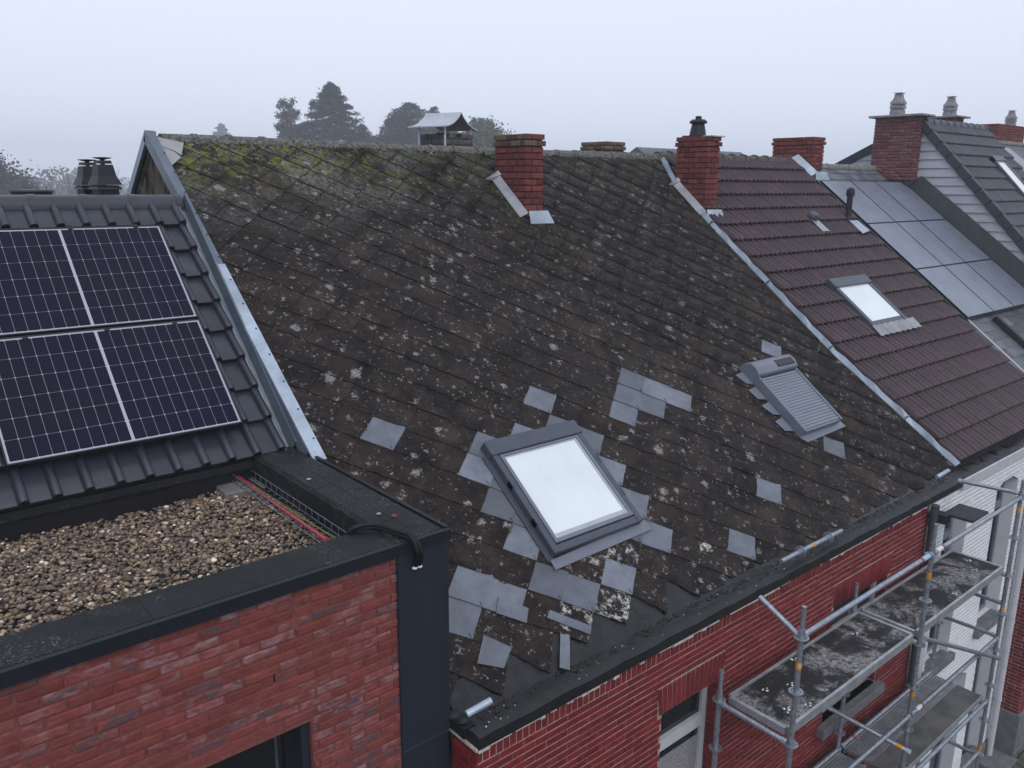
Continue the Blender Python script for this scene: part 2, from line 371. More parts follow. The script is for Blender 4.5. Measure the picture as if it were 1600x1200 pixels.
_c = GABLE.mix(GABLE.ramp(GABLE.noise(2.3, 3, .5, GABLE.vec((1, 2.2, .7))), .54, .6), _c, (.012, .01, .01)); GABLE.bump(GABLE.noise(25, 6, .7), .6, .02); GABLE = GABLE.done(_c)
SIDING = plain('pale_grey_siding', (.47, .49, .54), .6, .35, var=.07, ns=3, rnd=.07)
PIPE = plain('dark_grey_drainpipe', (.05, .056, .068), .5, .4, var=.12)
PIPEW = plain('white_drainpipe', (.58, .60, .64), .5, .4, var=.08)
STONE = plain('grey_blue_stone', (.17, .175, .185), .8, .3, var=.2, ns=9, bump=.3)
COWLCON = plain('grey_concrete_cowl', (.27, .27, .28), .85, .25, var=.3, ns=14, bump=.5, dirt=((.08, .08, .08), 9, .6, .75))
DARKMETAL = plain('dark_metal', (.014, .015, .020), .5, .3, var=.15)
SHEET = plain('pale_sheet_metal', (.50, .54, .60), .4, .5, .3, var=.1)
ROUGHCAST = plain('lichened_render', (.11, .10, .095), .95, .2, var=.35, ns=14, bump=.8, dirt=((.24, .23, .21), 18, .58, .72))
MOSS = plain('moss', (.055, .065, .018), .95, .1, var=.45, ns=30, rnd=.35, bump=.8)
UNDER = plain('roof_underlay', (.012, .011, .011), .9, .2, var=.2)
PEB = Mt('pebbles', .65, .35); _a = node(PEB.nt, 'ShaderNodeAttribute', attribute_name='tint')
_c = PEB.scale(_a.outputs['Color'], PEB.ramp(PEB.noise(60, 5, .7), .3, .7, .7, 1.25)); PEB.bump(PEB.noise(200, 3, .6), .2, .002); PEB = PEB.done(_c)
COBBLE = plain('paving_stone', (.105, .098, .088), .8, .3, var=.25, ns=12, rnd=.28, bump=.5)
GROUNDM = plain('ground_earth_and_grass', (.055, .058, .04), .95, .1, var=.4, ns=.4)
ASPHALT = plain('asphalt', (.05, .05, .05), .85, .3, var=.2, ns=20, bump=.3)
BARK = plain('bark', (.05, .043, .038), .9, .1, var=.3, ns=6)
def leafmat(name, c, rv=.45):
    m = Mt(name, .8, .15); return m.done(m.scale(c, m.math('MULTIPLY', m.ramp(m.rand(), 0, 1, 1-rv, 1+rv), m.ramp(m.noise(.8, 4, .6), .3, .7, .6, 1.4))))
CONIF = leafmat('conifer_needles', (.028, .042, .030)); BUSHM = leafmat('olive_foliage', (.095, .105, .045)); TWIGM = leafmat('brown_twigs_and_leaves', (.075, .062, .055)); FARM = leafmat('far_foliage', (.05, .055, .045))

# ------------------------------------------------------------------ geometry constants (metres; camera stands over x=0, y=0)
XL, YE, ZE, YR, ZR = 2.976, 4.15, H-3.743, 9.649, H+.473
PT = math.atan2(ZR-ZE, YR-YE); ULEN = math.hypot(YR-YE, ZR-ZE)
MR = T((0, YE, ZE)) @ RX(PT)              # roof frame: x along the street, y up the slope, z off the slope
def RP(x, u, h=0): return MR @ Vector((x, u, h))
def uy(y): return (y-YE)/math.cos(PT)
def interp(x, xs, ys): return float(np.interp(x, xs, ys))
def XR(u): return interp(u, [0, .1, 1.04, 2.2, 3.63, 5.06, 6.1, 6.93], [11.5, 11.48, 11.34, 11.14, 11.12, 11.11, 11.16, 11.5])
YF = 3.88                                  # street front of the old house
# ------------------------------------------------------------------ setting
def sheet(name, mat, x0, x1, y0, y1, z, **k):
    return B().add([(x0,y0,z),(x1,y0,z),(x1,y1,z),(x0,y1,z)], [(0,1,2,3)]).build(name, mat, **k)
sheet('ground', GROUNDM, -500, 700, -450, 650, -.02, kind='structure')
sheet('road', ASPHALT, -60, 90, -6, .6, -.006, kind='structure')
pav = B().box(-60, 90, .62, YF+.3, -.3, .075).build('pavement', plain('pavement_joint_sand', (.05, .047, .04), .95, .1), kind='structure')
B().box(-60, 90, .48, .62, -.3, .12).build('kerb', CONC, kind='structure')
cob = bevel_mesh(B().box(-.105, .105, -.07, .07, -.05, .045).mesh('paving_stone', COBBLE), .014, 1)
for r in range(18):
    for c in range(22):
        x = 12.2+c*.23+(.115 if r % 2 else 0); y = 1.05+r*.157
        if y < 3.7: ob('paving_stone', cob, T((x+random.uniform(-.006, .006), y, .075+random.uniform(-.008, .004))) @ RZ(random.uniform(-.02, .02)) @ RX(random.uniform(-.02, .02)), pav)

# ================================================================== OLD HOUSE (middle)
old = thing('terraced_house', 'old dark red brick house under the big lichen-spotted slate roof in the middle', 'house', (XL, YF, 0))
# roof deck + rear slope + gable
B().box(XL+.06, 11.42, -.05, ULEN, -.12, -.012).build('roof_deck', UNDER, old, MR)
YB = 2*YR-YE
rb = B(); rb.add([(XL+.02, YR+.02, ZR-.03), (11.45, YR+.02, ZR-.03), (11.45, YB, ZE-.03), (XL+.02, YB, ZE-.03), (XL+.02, YR+.02, ZR-.16), (11.45, YR+.02, ZR-.16), (11.45, YB, ZE-.16), (XL+.02, YB, ZE-.16)],
       [(0,1,2,3),(4,7,6,5),(0,4,5,1),(1,5,6,2),(2,6,7,3),(3,7,4,0)]); rb.build('rear_roof_slope', SLATE, old)
g = B(); gp = [(YF+.06, .1), (YB-.1, .1), (YB-.1, ZE-.04), (YR, ZR-.05), (4.3, ZE-.04), (YF+.06, ZE-.16)]
g.add([(XL+.03, y, z) for y, z in gp]+[(XL+.28, y, z) for y, z in gp], [tuple(range(6))[::-1], tuple(range(6, 12))]+[(i, (i+1) % 6, 6+(i+1) % 6, 6+i) for i in range(6)])
g.build('gable_wall', GABLE, old)
B().box(11.2, 11.44, YF+.3, YB-.1, .1, ZE-.3).build('party_wall', MORTAR_DARK, old)
B().box(XL+.1, 11.4, YB-.3, YB-.1, .1, ZE-.2).build('rear_wall', MORTAR_DARK, old)
# slates: a diamond lattice
A_, B_ = .239, .203; LX, LU = 7.03, 2.512
def slate_poly(ov=.062, jit=.004, seed=0, cut=0):
    r = random.Random(seed); k = ov/math.hypot(A_, B_)
    # lower edges are exact, the upper edges run on under the next course
    n = Vector((B_, A_)).normalized()*ov
    P = [(0, -B_), (A_, 0), (A_*1.0+n.x*.2, n.y*.5), (0, B_+ov*math.hypot(A_, B_)/A_), (-A_-n.x*.2, n.y*.5), (-A_, 0)]
    out = []
    for i in range(len(P)):
        p, q = P[i], P[(i+1) % len(P)]; ns = 4 if i in (0, 5) else 1
        for s in range(ns):
            t = s/ns; x = p[0]+(q[0]-p[0])*t; y = p[1]+(q[1]-p[1])*t
            if i in (0, 5) and s: x += r.uniform(-jit, jit); y += r.uniform(-jit, jit)
            out.append((x*.992, y+.0015))
    if cut: out[0] = (out[0][0]+r.uniform(-.02, .02), out[0][1]+r.uniform(.005, .03))
    return out
def slate_from(poly, mat, name='slate', th=.012, tilt=.045, base=.015):
    top = [(x, y, base-tilt*y) for x, y in poly]; bot = [(x, y, base-tilt*y-th) for x, y in poly]; n = len(poly)
    me = bpy.data.meshes.new(name); me.from_pydata(top+bot, [], [tuple(range(n)), tuple(range(n, 2*n))[::-1]]+[(i, n+i, n+(i+1) % n, (i+1) % n) for i in range(n)])
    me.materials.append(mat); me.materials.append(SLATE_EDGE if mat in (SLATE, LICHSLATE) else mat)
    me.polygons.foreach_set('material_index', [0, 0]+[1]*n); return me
def clip(poly, nx, ny, d):      # keep nx*x+ny*y <= d
    out = []
    for i in range(len(poly)):
        p, q = poly[i], poly[(i+1) % len(poly)]; a = nx*p[0]+ny*p[1]-d; b = nx*q[0]+ny*q[1]-d
        if a <= 0: out.append(p)
        if (a < 0 < b) or (b < 0 < a):
            t = a/(a-b); out.append((p[0]+(q[0]-p[0])*t, p[1]+(q[1]-p[1])*t))
    return out
EV = [slate_from([(x, y-(.078*max(0, -y)/B_)) for x, y in slate_poly(seed=90+i, jit=.009)], SLATE) for i in range(4)]
SV = [slate_from(slate_poly(seed=i, cut=(i % 3 == 0)), SLATE) for i in range(9)]
LV = [slate_from(slate_poly(seed=70+i), LICHSLATE) for i in range(2)]
NV = [slate_from(slate_poly(seed=40+i, jit=.003), NEWSLATE, th=.014, base=.019) for i in range(4)]
NEW = {(0,0),(1,-1),(2,-2),(-1,-1),(0,-2),(-2,-2),(-14,0),(-6,0),(3,-9),(-1,-11),(10,-8),(12,0),(-11,-9),(-10,-10),(-8,-10),(-10,-2),(-11,-3),(-11,-5),(-11,-7),
       (-10,-4),(-10,-6),(-5,-3),(-5,-5),(-5,-7),(-5,-9),(-6,-8),(-8,-2),(-6,-2),(-14,-8),(-13,-9),(-15,-9),(-6,-4),(-6,-6)}
WHITEY = {(-9,-9), (-7,-9), (-9,-11), (-11,-11), (-3,-11)}
old_items, new_items = [], []
for j in range(-13, 23):
    for i in range(-20, 22):
        if (i+j) % 2: continue
        x, u = LX+i*A_, LU+j*B_
        xl, xr = XL+.05, XR(max(0, min(6.93, u)))-.015
        if x+A_ < xl+.02 or x-A_ > xr-.02 or u-B_ > ULEN-.04 or u < .05 or (j <= -12 and x < 5.9): continue
        if 4.72 < x < 5.6 and .98 < u < 1.98: continue
        if 9.0 < x < 9.8 and 1.2 < u < 2.15: continue
        isnew = (i, j) in NEW
        edge = x-A_ < xl or x+A_ > xr or u+B_+.09 > ULEN or j <= -12
        mw = MR @ T((x+random.uniform(-.004, .004), u+random.uniform(-.004, .004), random.uniform(0, .004))) @ RZ(random.gauss(0, .010)) @ RX(random.gauss(0, .004)) @ RY(random.gauss(0, .005))
        if isnew: mw = MR @ T((x, u, .003)) @ RZ(random.gauss(0, .012)) @ RY(random.gauss(0, .006))
        if edge:
            p = slate_poly(seed=i*50+j)
            p = clip(p, -1, 0, x-xl); p = clip(p, 1, 0, xr-x) if p else p; p = clip(p, 0, 1, ULEN-.01-u) if p else p
            if j <= -12: p = clip(p, 0, -1, u-random.uniform(-.03, .03)) if p else p
            if len(p) < 3: continue
            me = slate_from(p, NEWSLATE if isnew else SLATE)
        elif j <= -11 and x < 6.1 and not isnew and (i, j) not in WHITEY: me = random.choice(EV)
        elif (i, j) in WHITEY: me = LV[(i+j) % 2]
        else: me = random.choice(NV if isnew else SV)
        (new_items if isnew else old_items).append((me, mw))
hkm = B().tube((0, -.02, -.004), (0, .03, .003), .003, 5).mesh('slate_hook', DARKMETAL)
for me, mw in new_items:
    o_ = ob('new_slate', me, mw, old); ob('slate_hook', hkm, mw @ T((random.uniform(-.004, .004), -B_+.022, .019+.045*B_)), o_)
lay('slate', old_items, SLATE, old, 300, 'slate_field')
# two renewed pale sheets under the ridge at the verge, small slips and off-cuts of new slate in the lower corner
PALESHEET = plain('pale_grey_sheet', (.34, .345, .35), .6, .4, var=.06, dirt=((.2, .2, .2), 8, .6, .8))
ob('pale_sheet', slate_from([(3.03, 6.36), (3.19, 6.52), (3.15, 6.62), (3.03, 6.72)], PALESHEET, 'pale_sheet', .006, .02, .165), MR, old)
ob('pale_sheet', slate_from([(3.03, 6.71), (3.15, 6.63), (3.20, 6.55), (3.30, 6.78), (3.03, 6.88)], PALESHEET, 'pale_sheet', .006, .01, .105), MR, old)
slips = [([(0,0),(.40,-.02),(.41,.06),(.02,.08)], 4.17, .40, -.70, NEWSLATE), ([(0,0),(.09,.0),(.095,.3),(.01,.3)], 4.02, .0, -.62, NEWSLATE), ([(0,0),(.27,.0),(.27,.14),(0,.16)], 3.76, .60, -.70, NEWSLATE),
         ([(0,0),(.22,.03),(.26,.22),(.02,.25)], 3.38, .3, -.7, NEWSLATE)]
for poly, x, u, a, mt in slips:
    ob('slate_slip', slate_from(poly, mt, 'slate_slip', .006, .0, .0), MR @ T((x, u, .036)) @ RZ(a), old)
# moss cushions in the joints
def ico(sub=1):
    bm = bmesh.new(); bmesh.ops.create_icosphere(bm, subdivisions=sub, radius=1)
    v = np.array([x.co[:] for x in bm.verts]); f = np.array([[y.index for y in x.verts] for x in bm.faces]); bm.free(); return v, f
IV, IF = ico(1); IV2, IF2 = ico(2)
def blobs(name, cen, rad, mat, parent=None, mw=I4, flat=(1, 1, .5), jit=.25, attr=None, hi=False, rotate=False, **k):
    V0, F0 = (IV2, IF2) if hi else (IV, IF)
    n = len(cen); nv = len(V0)
    J = 1+rng.uniform(-jit, jit, (n, nv, 1))
    P = V0[None]*J*np.array(rad)[:, None, :]*np.array(flat)
    if rotate:
        a = rng.uniform(0, 6.28, n); t = rng.uniform(-.5, .5, n)
        ca, sa, ct, st = np.cos(a)[:, None], np.sin(a)[:, None], np.cos(t)[:, None], np.sin(t)[:, None]
        y, z = P[..., 1]*ct-P[..., 2]*st, P[..., 1]*st+P[..., 2]*ct
        P = np.stack([P[..., 0]*ca-y*sa, P[..., 0]*sa+y*ca, z], -1)
    P = P+np.array(cen)[:, None, :]
    F = (F0[None]+np.arange(n)[:, None, None]*nv).reshape(-1)
    at = None if attr is None else np.repeat(np.c_[attr, np.ones(n)], nv, 0)
    return raw_mesh(name, P.reshape(-1, 3), F, np.full(n*len(F0), 3), mat, parent, mw, True, at, **k)
cen, rad = [], []
for (me, mw) in old_items+new_items:
    l = MR.inverted() @ mw.translation; x, u = l.x, l.y
    dens = .8*max(0, (u-5.3)/1.6)*(1.15 if x < 7 else .4)+.13+(.5 if (4.2 < x < 6.2 and u < 1.2) else 0)*.3
    for side in (-1, 1):
        if random.random() < dens:
            t0, t1 = sorted((random.random(), random.random()))
            for t in np.arange(t0, t1, .045):
                xx, uu = x+side*A_*t, u-B_*(1-t)
                if xx < XL+.06 or xx > XR(max(0, min(6.9, uu)))-.03: continue
                for _ in range(2):
                    cen.append((xx+random.gauss(0, .006), uu+random.gauss(-.006, .007), .014)); r = random.uniform(.005, .015); rad.append((r, r, r*.9))
for _ in range(170):   # moss beside and below the front chimney
    if random.random() < .6: cx_, cu_ = 7.27-abs(random.gauss(0, .07)), uy(8.3)+random.random()*.85
    else: cx_, cu_ = 7.5+random.gauss(0, .16), uy(8.3)-.02-abs(random.gauss(0, .3))
    cen.append((cx_, cu_, .02)); r = random.uniform(.008, .022); rad.append((r*1.2, r*1.3, r*.5))
for _ in range(420):   # tufts under the ridge tiles
    x = XL+.3+abs(random.gauss(0, 2.6)); 
    if x > 11: continue
    cen.append((x, ULEN-.06-abs(random.gauss(0, .09)), .02)); r = random.uniform(.006, .018); rad.append((r*1.2, r, r*.7))
blobs('moss', cen, rad, MOSS, old, MR, kind='stuff')
# ridge tiles
def half_tile(L, r, mat, name='ridge_tile', lip=.012, n=10, th=.018, a0=-.15):
    b = B()
    for (x0, x1, rr) in ((0, L, r), (L-.05, L+.012, r+lip)):
        v = []; 
        for x in (x0, x1):
            for k in range(n+1):
                a = a0+(math.pi-2*a0)*k/n; v.append((x, rr*math.cos(a), rr*math.sin(a)))
            for k in range(n+1):
                a = a0+(math.pi-2*a0)*k/n; v.append((x, (rr-th)*math.cos(a), (rr-th)*math.sin(a)))
        m = 2*(n+1); f = []
        for k in range(n):
            f += [(k, k+1, m+k+1, m+k), (n+1+k, m+n+1+k, m+n+2+k, n+2+k), (k, n+1+k, n+2+k, k+1), (m+k, m+k+1, m+n+2+k, m+n+1+k)]
        b.add(v, f)
    return b.mesh(name, mat, True)
rt = half_tile(.39, .105, RIDGE)
x = XL+.12
while x < 11.3:
    ob('ridge_tile', rt, T((x, YR+.005, ZR-.065+random.uniform(-.006, .006)-.012*math.sin((x-3)*.5))) @ RZ(random.gauss(0, .008)), old); x += .40
# verge flashing, left (two lengths) with inner zinc gutter towards the tiled roof
vf = B(); vf.box(XL-.035, XL+.055, uy(7.9), ULEN+.02, .035, .06).box(XL-.04, XL-.015, uy(7.9), ULEN+.02, -.07, .062)
vf.build('verge_flashing', ZINC_DARK, old, MR)
vf = B(); vf.box(XL-.05, XL+.065, uy(6.02), uy(7.95), .045, .066)
vf.build('verge_flashing', ZINC_LIGHT, old, MR)
B().box(XL-.05, XL-.03, uy(6.12), uy(7.95), -.1, .044).build('verge_skirt', ZINC_DARK, old, MR)
vb = B(); p1, p2 = Vector((0, YR, ZR+.03)), Vector((0, YB, ZE+.03))
for (xa, xb, da, db) in ((XL-.035, XL+.085, 0, .025), (XL-.04, XL-.015, -.09, .027)):
    q = [(p1.y, p1.z+da), (p2.y, p2.z+da), (p2.y, p2.z+db), (p1.y, p1.z+db)]
    vb.add([(xa, *t) for t in q]+[(xb, *t) for t in q], [(0,1,2,3),(7,6,5,4),(0,4,5,1),(1,5,6,2),(2,6,7,3),(3,7,4,0)])
vb.build('verge_flashing', ZINC, old)
scr = B().lathe([(.008, 0), (.008, .006), (.004, .009)], 8).mesh('screw', DARKMETAL)
for u in np.arange(uy(6.2), ULEN-.1, .33): ob('screw', scr, MR @ T((XL+.04, u, .066)), old)
# right hand verge: a wavy zinc strip
vr = B(); us = list(np.arange(.02, ULEN+.01, .17))
for k in range(len(us)-1):
    a, b = us[k], us[k+1]; xa, xb = XR(a), XR(b); wa = .016+.005*math.sin(k*1.7); wb = .016+.005*math.sin((k+1)*1.7)
    q = [(xa-wa, a), (xa+.028, a), (xb+.028, b), (xb-wb, b)]; h0 = .055+.012*math.sin(k*2.3); h1 = .055+.012*math.sin((k+1)*2.3)
    vr.add([(q[0][0], a, .028), (q[1][0], a, h0+.035), (q[2][0], b, h1+.035), (q[3][0], b, .028), (q[0][0], a, .0), (q[1][0], a, -.02), (q[2][0], b, -.02), (q[3][0], b, .0)],
           [(0,1,2,3),(7,6,5,4),(0,4,5,1),(1,5,6,2),(2,6,7,3),(3,7,4,0)])
vr.build('verge_strip', ZINC, old, MR)
for u in (.9, 2.3, 3.7, 5.1): bbox_obj('strip_joint', ZINC_DARK, XR(u)-.03, XR(u)+.045, u-.006, u+.006, .0, .10, old, .002, MR)
# gutter: wet bitumen box gutter with a broad kerb and ragged felt
ZG = H-3.70
gb = B(); gb.box(XL+.03, 10.98, YF+.10, 4.32, ZG-.12, ZG-.055)
gb.build('gutter_bed', GUTTER, old)
kb = B(); n = 60
for k in range(n):
    x0, x1 = XL+.015+(10.98-XL)*k/n, XL+.015+(10.98-XL)*(k+1)/n
    d0 = .006*math.sin(k*1.3)+.004*math.sin(k*3.1); d1 = .006*math.sin((k+1)*1.3)+.004*math.sin((k+1)*3.1)
    prof = lambda x, d: [(x, YF-.03, ZG-.10), (x, YF-.035+d, ZG-.005), (x, YF+.01+d, ZG+.012), (x, YF+.085+d, ZG+.004), (x, YF+.12+d, ZG-.06), (x, YF+.12, ZG-.10)]
    P, Q = prof(x0, d0), prof(x1, d1); fs = [(i, (i+1) % 6, 6+(i+1) % 6, 6+i) for i in range(6)]
    if k == 0: fs.append(tuple(range(6))[::-1])
    if k == n-1: fs.append(tuple(range(6, 12)))
    kb.add(P+Q, fs)
kb.build('gutter_kerb', KERB, old, smooth=True)
B().box(XL+.0, XL+.10, YF+.12, 4.35, ZG-.10, ZG-.01).build('gutter_end', BITUMEN, old)
fp = []; x = XL+.06
while x < 11.0: fp.append((x, .30+random.uniform(-.05, .04)+(.05 if int(x*4) % 2 else 0))); x += random.uniform(.1, .22)
B().prism([(XL+.06, -.16), (11.0, -.16)]+fp[::-1], -.008, .006).build('eaves_felt', GUTTER, old, MR)
db = []
for _ in range(420):
    x = XL+.15+random.random()*7.8; db.append((x, YF+.22+random.gauss(0, .05), ZG-.052))
blobs('gutter_debris', db, rng.uniform(.004, .02, (len(db), 1))*np.array([[1.4, 1, .6]]), plain('wet_leaf_litter', (.02, .015, .012), .5, .4, var=.5, ns=30), old, kind='stuff', jit=.4)
cr = []
for _ in range(45):
    x = XL+.1+random.random()**1.3*7.6; cr.append((x, random.choice((YF+.02, YF+.05, YF+.2, YF+.28))+random.gauss(0, .02), ZG+.008 if random.random() < .0 else ZG-.0))
cr = [(x, y, (ZG+.012 if y < YF+.09 else ZG-.05)) for x, y, z in cr]
blobs('mortar_crumbs', cr, rng.uniform(.003, .009, (len(cr), 3)), WHITETAPE, old, kind='stuff', jit=.4)
mk = [(XL+.1+random.random()*7.8, YF+.05+random.gauss(0, .03), ZG+.008) for _ in range(60)]
blobs('kerb_moss', mk, rng.uniform(.005, .018, (len(mk), 1))*np.array([[1.6, 1, .5]]), MOSS, old, kind='stuff', jit=.4)
ms = B(); x = XL+.02
while x < 10.1:
    l = random.choice((.03, .05, .08, .15, .22))*random.uniform(.6, 1.3)
    if random.random() < .78: ms.box(x, min(x+l, 10.12), YF-.020-random.uniform(0, .009), YF+.02, ZG-.122+random.uniform(-.010, .008), ZG-.101+random.uniform(0, .006))
    x += l+.004
ms.box(XL-.003, XL+.014, YF-.02, 4.25, ZG-.112, ZG-.092)
ms.build('mortar_fillet', plain('crumbling_pale_mortar', (.58, .55, .53), .95, .2, var=.35, ns=25, bump=.8), old, kind='stuff')
for (xx, L, a) in ((3.06, .2, .1), (10.72, .26, .12)):
    B().tube((xx, YF+.20, ZG+.03), (xx+L, YF+.17, ZG+.07), .028, 12).build('zinc_spout', ZINC_LIGHT, old, smooth=True)
blobs('spout_lump', [(2.99, 4.14, ZG+.02), (3.02, 4.08, ZG+.01)], [(.06, .06, .07), (.05, .06, .05)], BITUMEN, old, jit=.2, hi=True)
# front wall with openings
WIN = [(5.03, 5.86, H-5.95, H-4.47), (7.93, 9.17, H-5.92, H-4.47)]
def wall_boxes(x0, x1, z0, z1, wins, y0, y1):
    b = B(); xs = sorted({x0, x1, *[w[0] for w in wins], *[w[1] for w in wins]})
    for a, c in zip(xs, xs[1:]):
        ww = [w for w in wins if w[0] <= a+1e-6 and w[1] >= c-1e-6]
        zs = z0
        for w in sorted(ww, key=lambda w: w[2]):
            if w[2] > zs: b.box(a, c, y0, y1, zs, w[2])
            zs = w[3]
        if z1 > zs: b.box(a, c, y0, y1, zs, z1)
    return b
wall_boxes(XL+.035, 10.12, .05, ZG-.11, WIN, YF+.006, YF+.30).build('front_wall', MORTAR_PALE, old)
def brick_proto(l, d, h, mat, bev=.003, name='brick'):
    return bevel_mesh(B().box(-l/2, l/2, 0, d, -h/2, h/2).mesh(name, mat), bev)
def bond(x0, x1, z0, z1, y, l, h, j, mat, skip=None, seed=0, dy=.003, jl=0, d=.06, bev=.003, jx=None):
    jx = jx or j
    r = random.Random(seed); protos = [brick_proto(l+k*.0, d, h, mat, bev) for k in range(1)]
    items = []; row = 0; z = z1-h/2
    while z-h/2 > z0-1e-4:
        x = x0-(l+jx)/2*(row % 2)
        while x < x1-.02:
            a, b = max(x, x0), min(x+l, x1)
            segs = [(a, b)]
            for (wx0, wx1, wz0, wz1) in (skip or []):
                if wz0 < z+h*.3 and wz1 > z-h*.3:
                    ns = []
                    for (p, q) in segs:
                        if q <= wx0 or p >= wx1: ns.append((p, q)); continue
                        if p < wx0: ns.append((p, wx0-j*.5))
                        if q > wx1: ns.append((wx1+j*.5, q))
                    segs = ns
            for (p, q) in segs:
                if q-p > .02:
                    m = T(((p+q)/2+r.uniform(-jl, jl), y+r.uniform(-dy, dy), z+r.uniform(-jl, jl))) @ Matrix.Diagonal(((q-p)/l, 1, 1, 1))
                    items.append((protos[0], m))
            x += l+jx
        z -= h+j; row += 1
    return items
LZ = .272
sold = [(w[0]-.06, w[1]+.06, w[3], w[3]+LZ) for w in WIN]
FT = ZG-.245
items = bond(XL+.015, 10.115, H-7.4, FT, YF, .2185, .0515, .0105, OLDBRICK, WIN+sold, 3, jx=.0055)
hp = brick_proto(.0515, .06, .105, OLDBRICK)
for k in range(int((10.1-XL)/.062)): items.append((hp, T((XL+.045+k*.062, YF+random.uniform(-.002, .002), FT+.064))))
spx = brick_proto(.0515, .06, LZ-.012, OLDBRICK)
for w_ in WIN:
    n = int((w_[1]-w_[0]+.12)/.062)
    for k in range(n):
        t = (k+.5)/n-.5
        items.append((spx, T((w_[0]-.06+(k+.5)*(w_[1]-w_[0]+.12)/n, YF-.002, w_[3]+LZ/2)) @ RY(t*.25)))
sideb = brick_proto(.0515, .2, .0515, OLDBRICK)
lay('brick', items, OLDBRICK, old, 300, 'brick_field')
sp_ = brick_proto(.2, .05, .0515, OLDBRICK)
for k in range(16): items and ob('side_brick', sp_, T((XL+.0, YF+.16, FT+.06-k*.062)) @ RZ(-math.pi/2), old)
# bedrock courses lower down are plain wall; windows
def window(par, x0, x1, z0, z1, y, fm, transom=None, curtain=True, mull=None, fw=.07, arch=0):
    fr = B(); fr.box(x0, x0+fw, y, y+.06, z0, z1).box(x1-fw, x1, y, y+.06, z0, z1).box(x0+fw, x1-fw, y, y+.06, z1-fw, z1).box(x0+fw, x1-fw, y, y+.06, z0, z0+fw)
    if transom: fr.box(x0+fw, x1-fw, y-.012, y+.06, transom-.06, transom+.06)
    if mull: fr.box(mull-.05, mull+.05, y-.008, y+.06, z0+fw, (transom-.06) if transom else z1-fw)
    wdw = fr.build('window', fm, par)
    B().box(x0+fw, x1-fw, y+.03, y+.036, z0+fw, z1-fw).build('pane', GLASS_DARK, wdw)
    if curtain: B().box(x0+fw, x1-fw, y+.025, y+.028, z0+fw, (transom or z1)-.18).build('net_curtain', CURTAIN, wdw)
    return wdw
for k, (a, b, c, d) in enumerate(WIN):
    window(old, a+.0, b-.013, c, d, YF+.122, WHITE, d-.45, True, (a+b)/2 if k else None)
    bbox_obj('window_sill', STONE, a-.1, b+.1, YF-.09, YF+.1, c-.13, c-.0, old, .008)
    B().box(a-.02, b+.02, YF+.28, YF+1.2, c-.2, d+.1).build('dark_interior', UNDER, old)
rvb = brick_proto(.105, .05, .0515, OLDBRICK)
for (a, b, c, d) in WIN:
    for k in range(int((d-c)/.062)): ob('reveal_brick', rvb, T((b-.012, YF+.064, d-.035-k*.062)) @ RZ(-math.pi/2), old)
# drainpipe
dp = tube_obj('drainpipe', PIPE, (10.06, 3.80, .2), (10.06, 3.80, ZG-.1), .05, old)
for z in (ZG-.35, ZG-1.6, ZG-2.9): B().lathe([(.058, -.03), (.058, .03)], 14, T((10.06, 3.8, z))).build('collar', PIPE, dp)

# ------------------------------------------------------------------ roof windows
sky1 = B(); x0, x1, u0, u1 = 4.555, 5.72, .86, 2.11
sky1.box(x0, x0+.066, u0, u1-.02, -.02, .112).box(x1-.066, x1, u0, u1-.02, -.02, .112).box(x0+.066, x1-.066, u0, u0+.075, -.02, .106)
rw = sky1.build('roof_window', FRAME, old, MR); bevel_mesh(rw.data, .006)
bbox_obj('top_cover', FRAME, x0-.012, x1+.012, u1-.16, u1+.01, .0, .128, rw, .010, MR)
sash = B(); sash.box(x0+.074, x0+.108, u0+.085, u1-.165, .06, .116).box(x1-.108, x1-.074, u0+.085, u1-.165, .06, .116).box(x0+.108, x1-.108, u0+.085, u0+.125, .06, .114).box(x0+.108, x1-.108, u1-.19, u1-.165, .06, .114)
so_ = sash.build('sash', FRAMEL, rw, MR); bevel_mesh(so_.data, .004)
gi = B(); gi.box(x0+.109, x0+.122, u0+.126, u1-.191, .085, .104).box(x1-.135, x1-.109, u0+.126, u1-.191, .085, .104).box(x0+.122, x1-.135, u0+.126, u0+.172, .085, .102).box(x0+.122, x1-.135, u1-.205, u1-.191, .085, .102)
gi.build('glazing_bead', SHEET, rw, MR)
B().box(x0+.119, x1-.132, u0+.168, u1-.202, .07, .096).build('pane', BLIND, rw, MR)
ap = B().prism([(x0-.03, u0-.02), (x0-.04, u0-.115), (x1+.10, u0-.095), (x1+.07, u0+.02)], .03, .042); ap.build('apron', FRAMEL, rw, MR)
for (xa, xb) in ((x0-.06, x0+.01), (x1-.01, x1+.06)): B().box(xa, xb, u0-.02, u1-.1, .028, .04).build('side_flashing', FRAME, rw, MR)
for (xx, uu) in ((x0+.012, 1.62), (x1-.012, 1.62), (x0+.012, 1.2), (x1-.012, 1.2)): bbox_obj('clip', FRAME, xx-.012, xx+.012, uu-.04, uu+.04, .05, .121, rw, .003, MR)
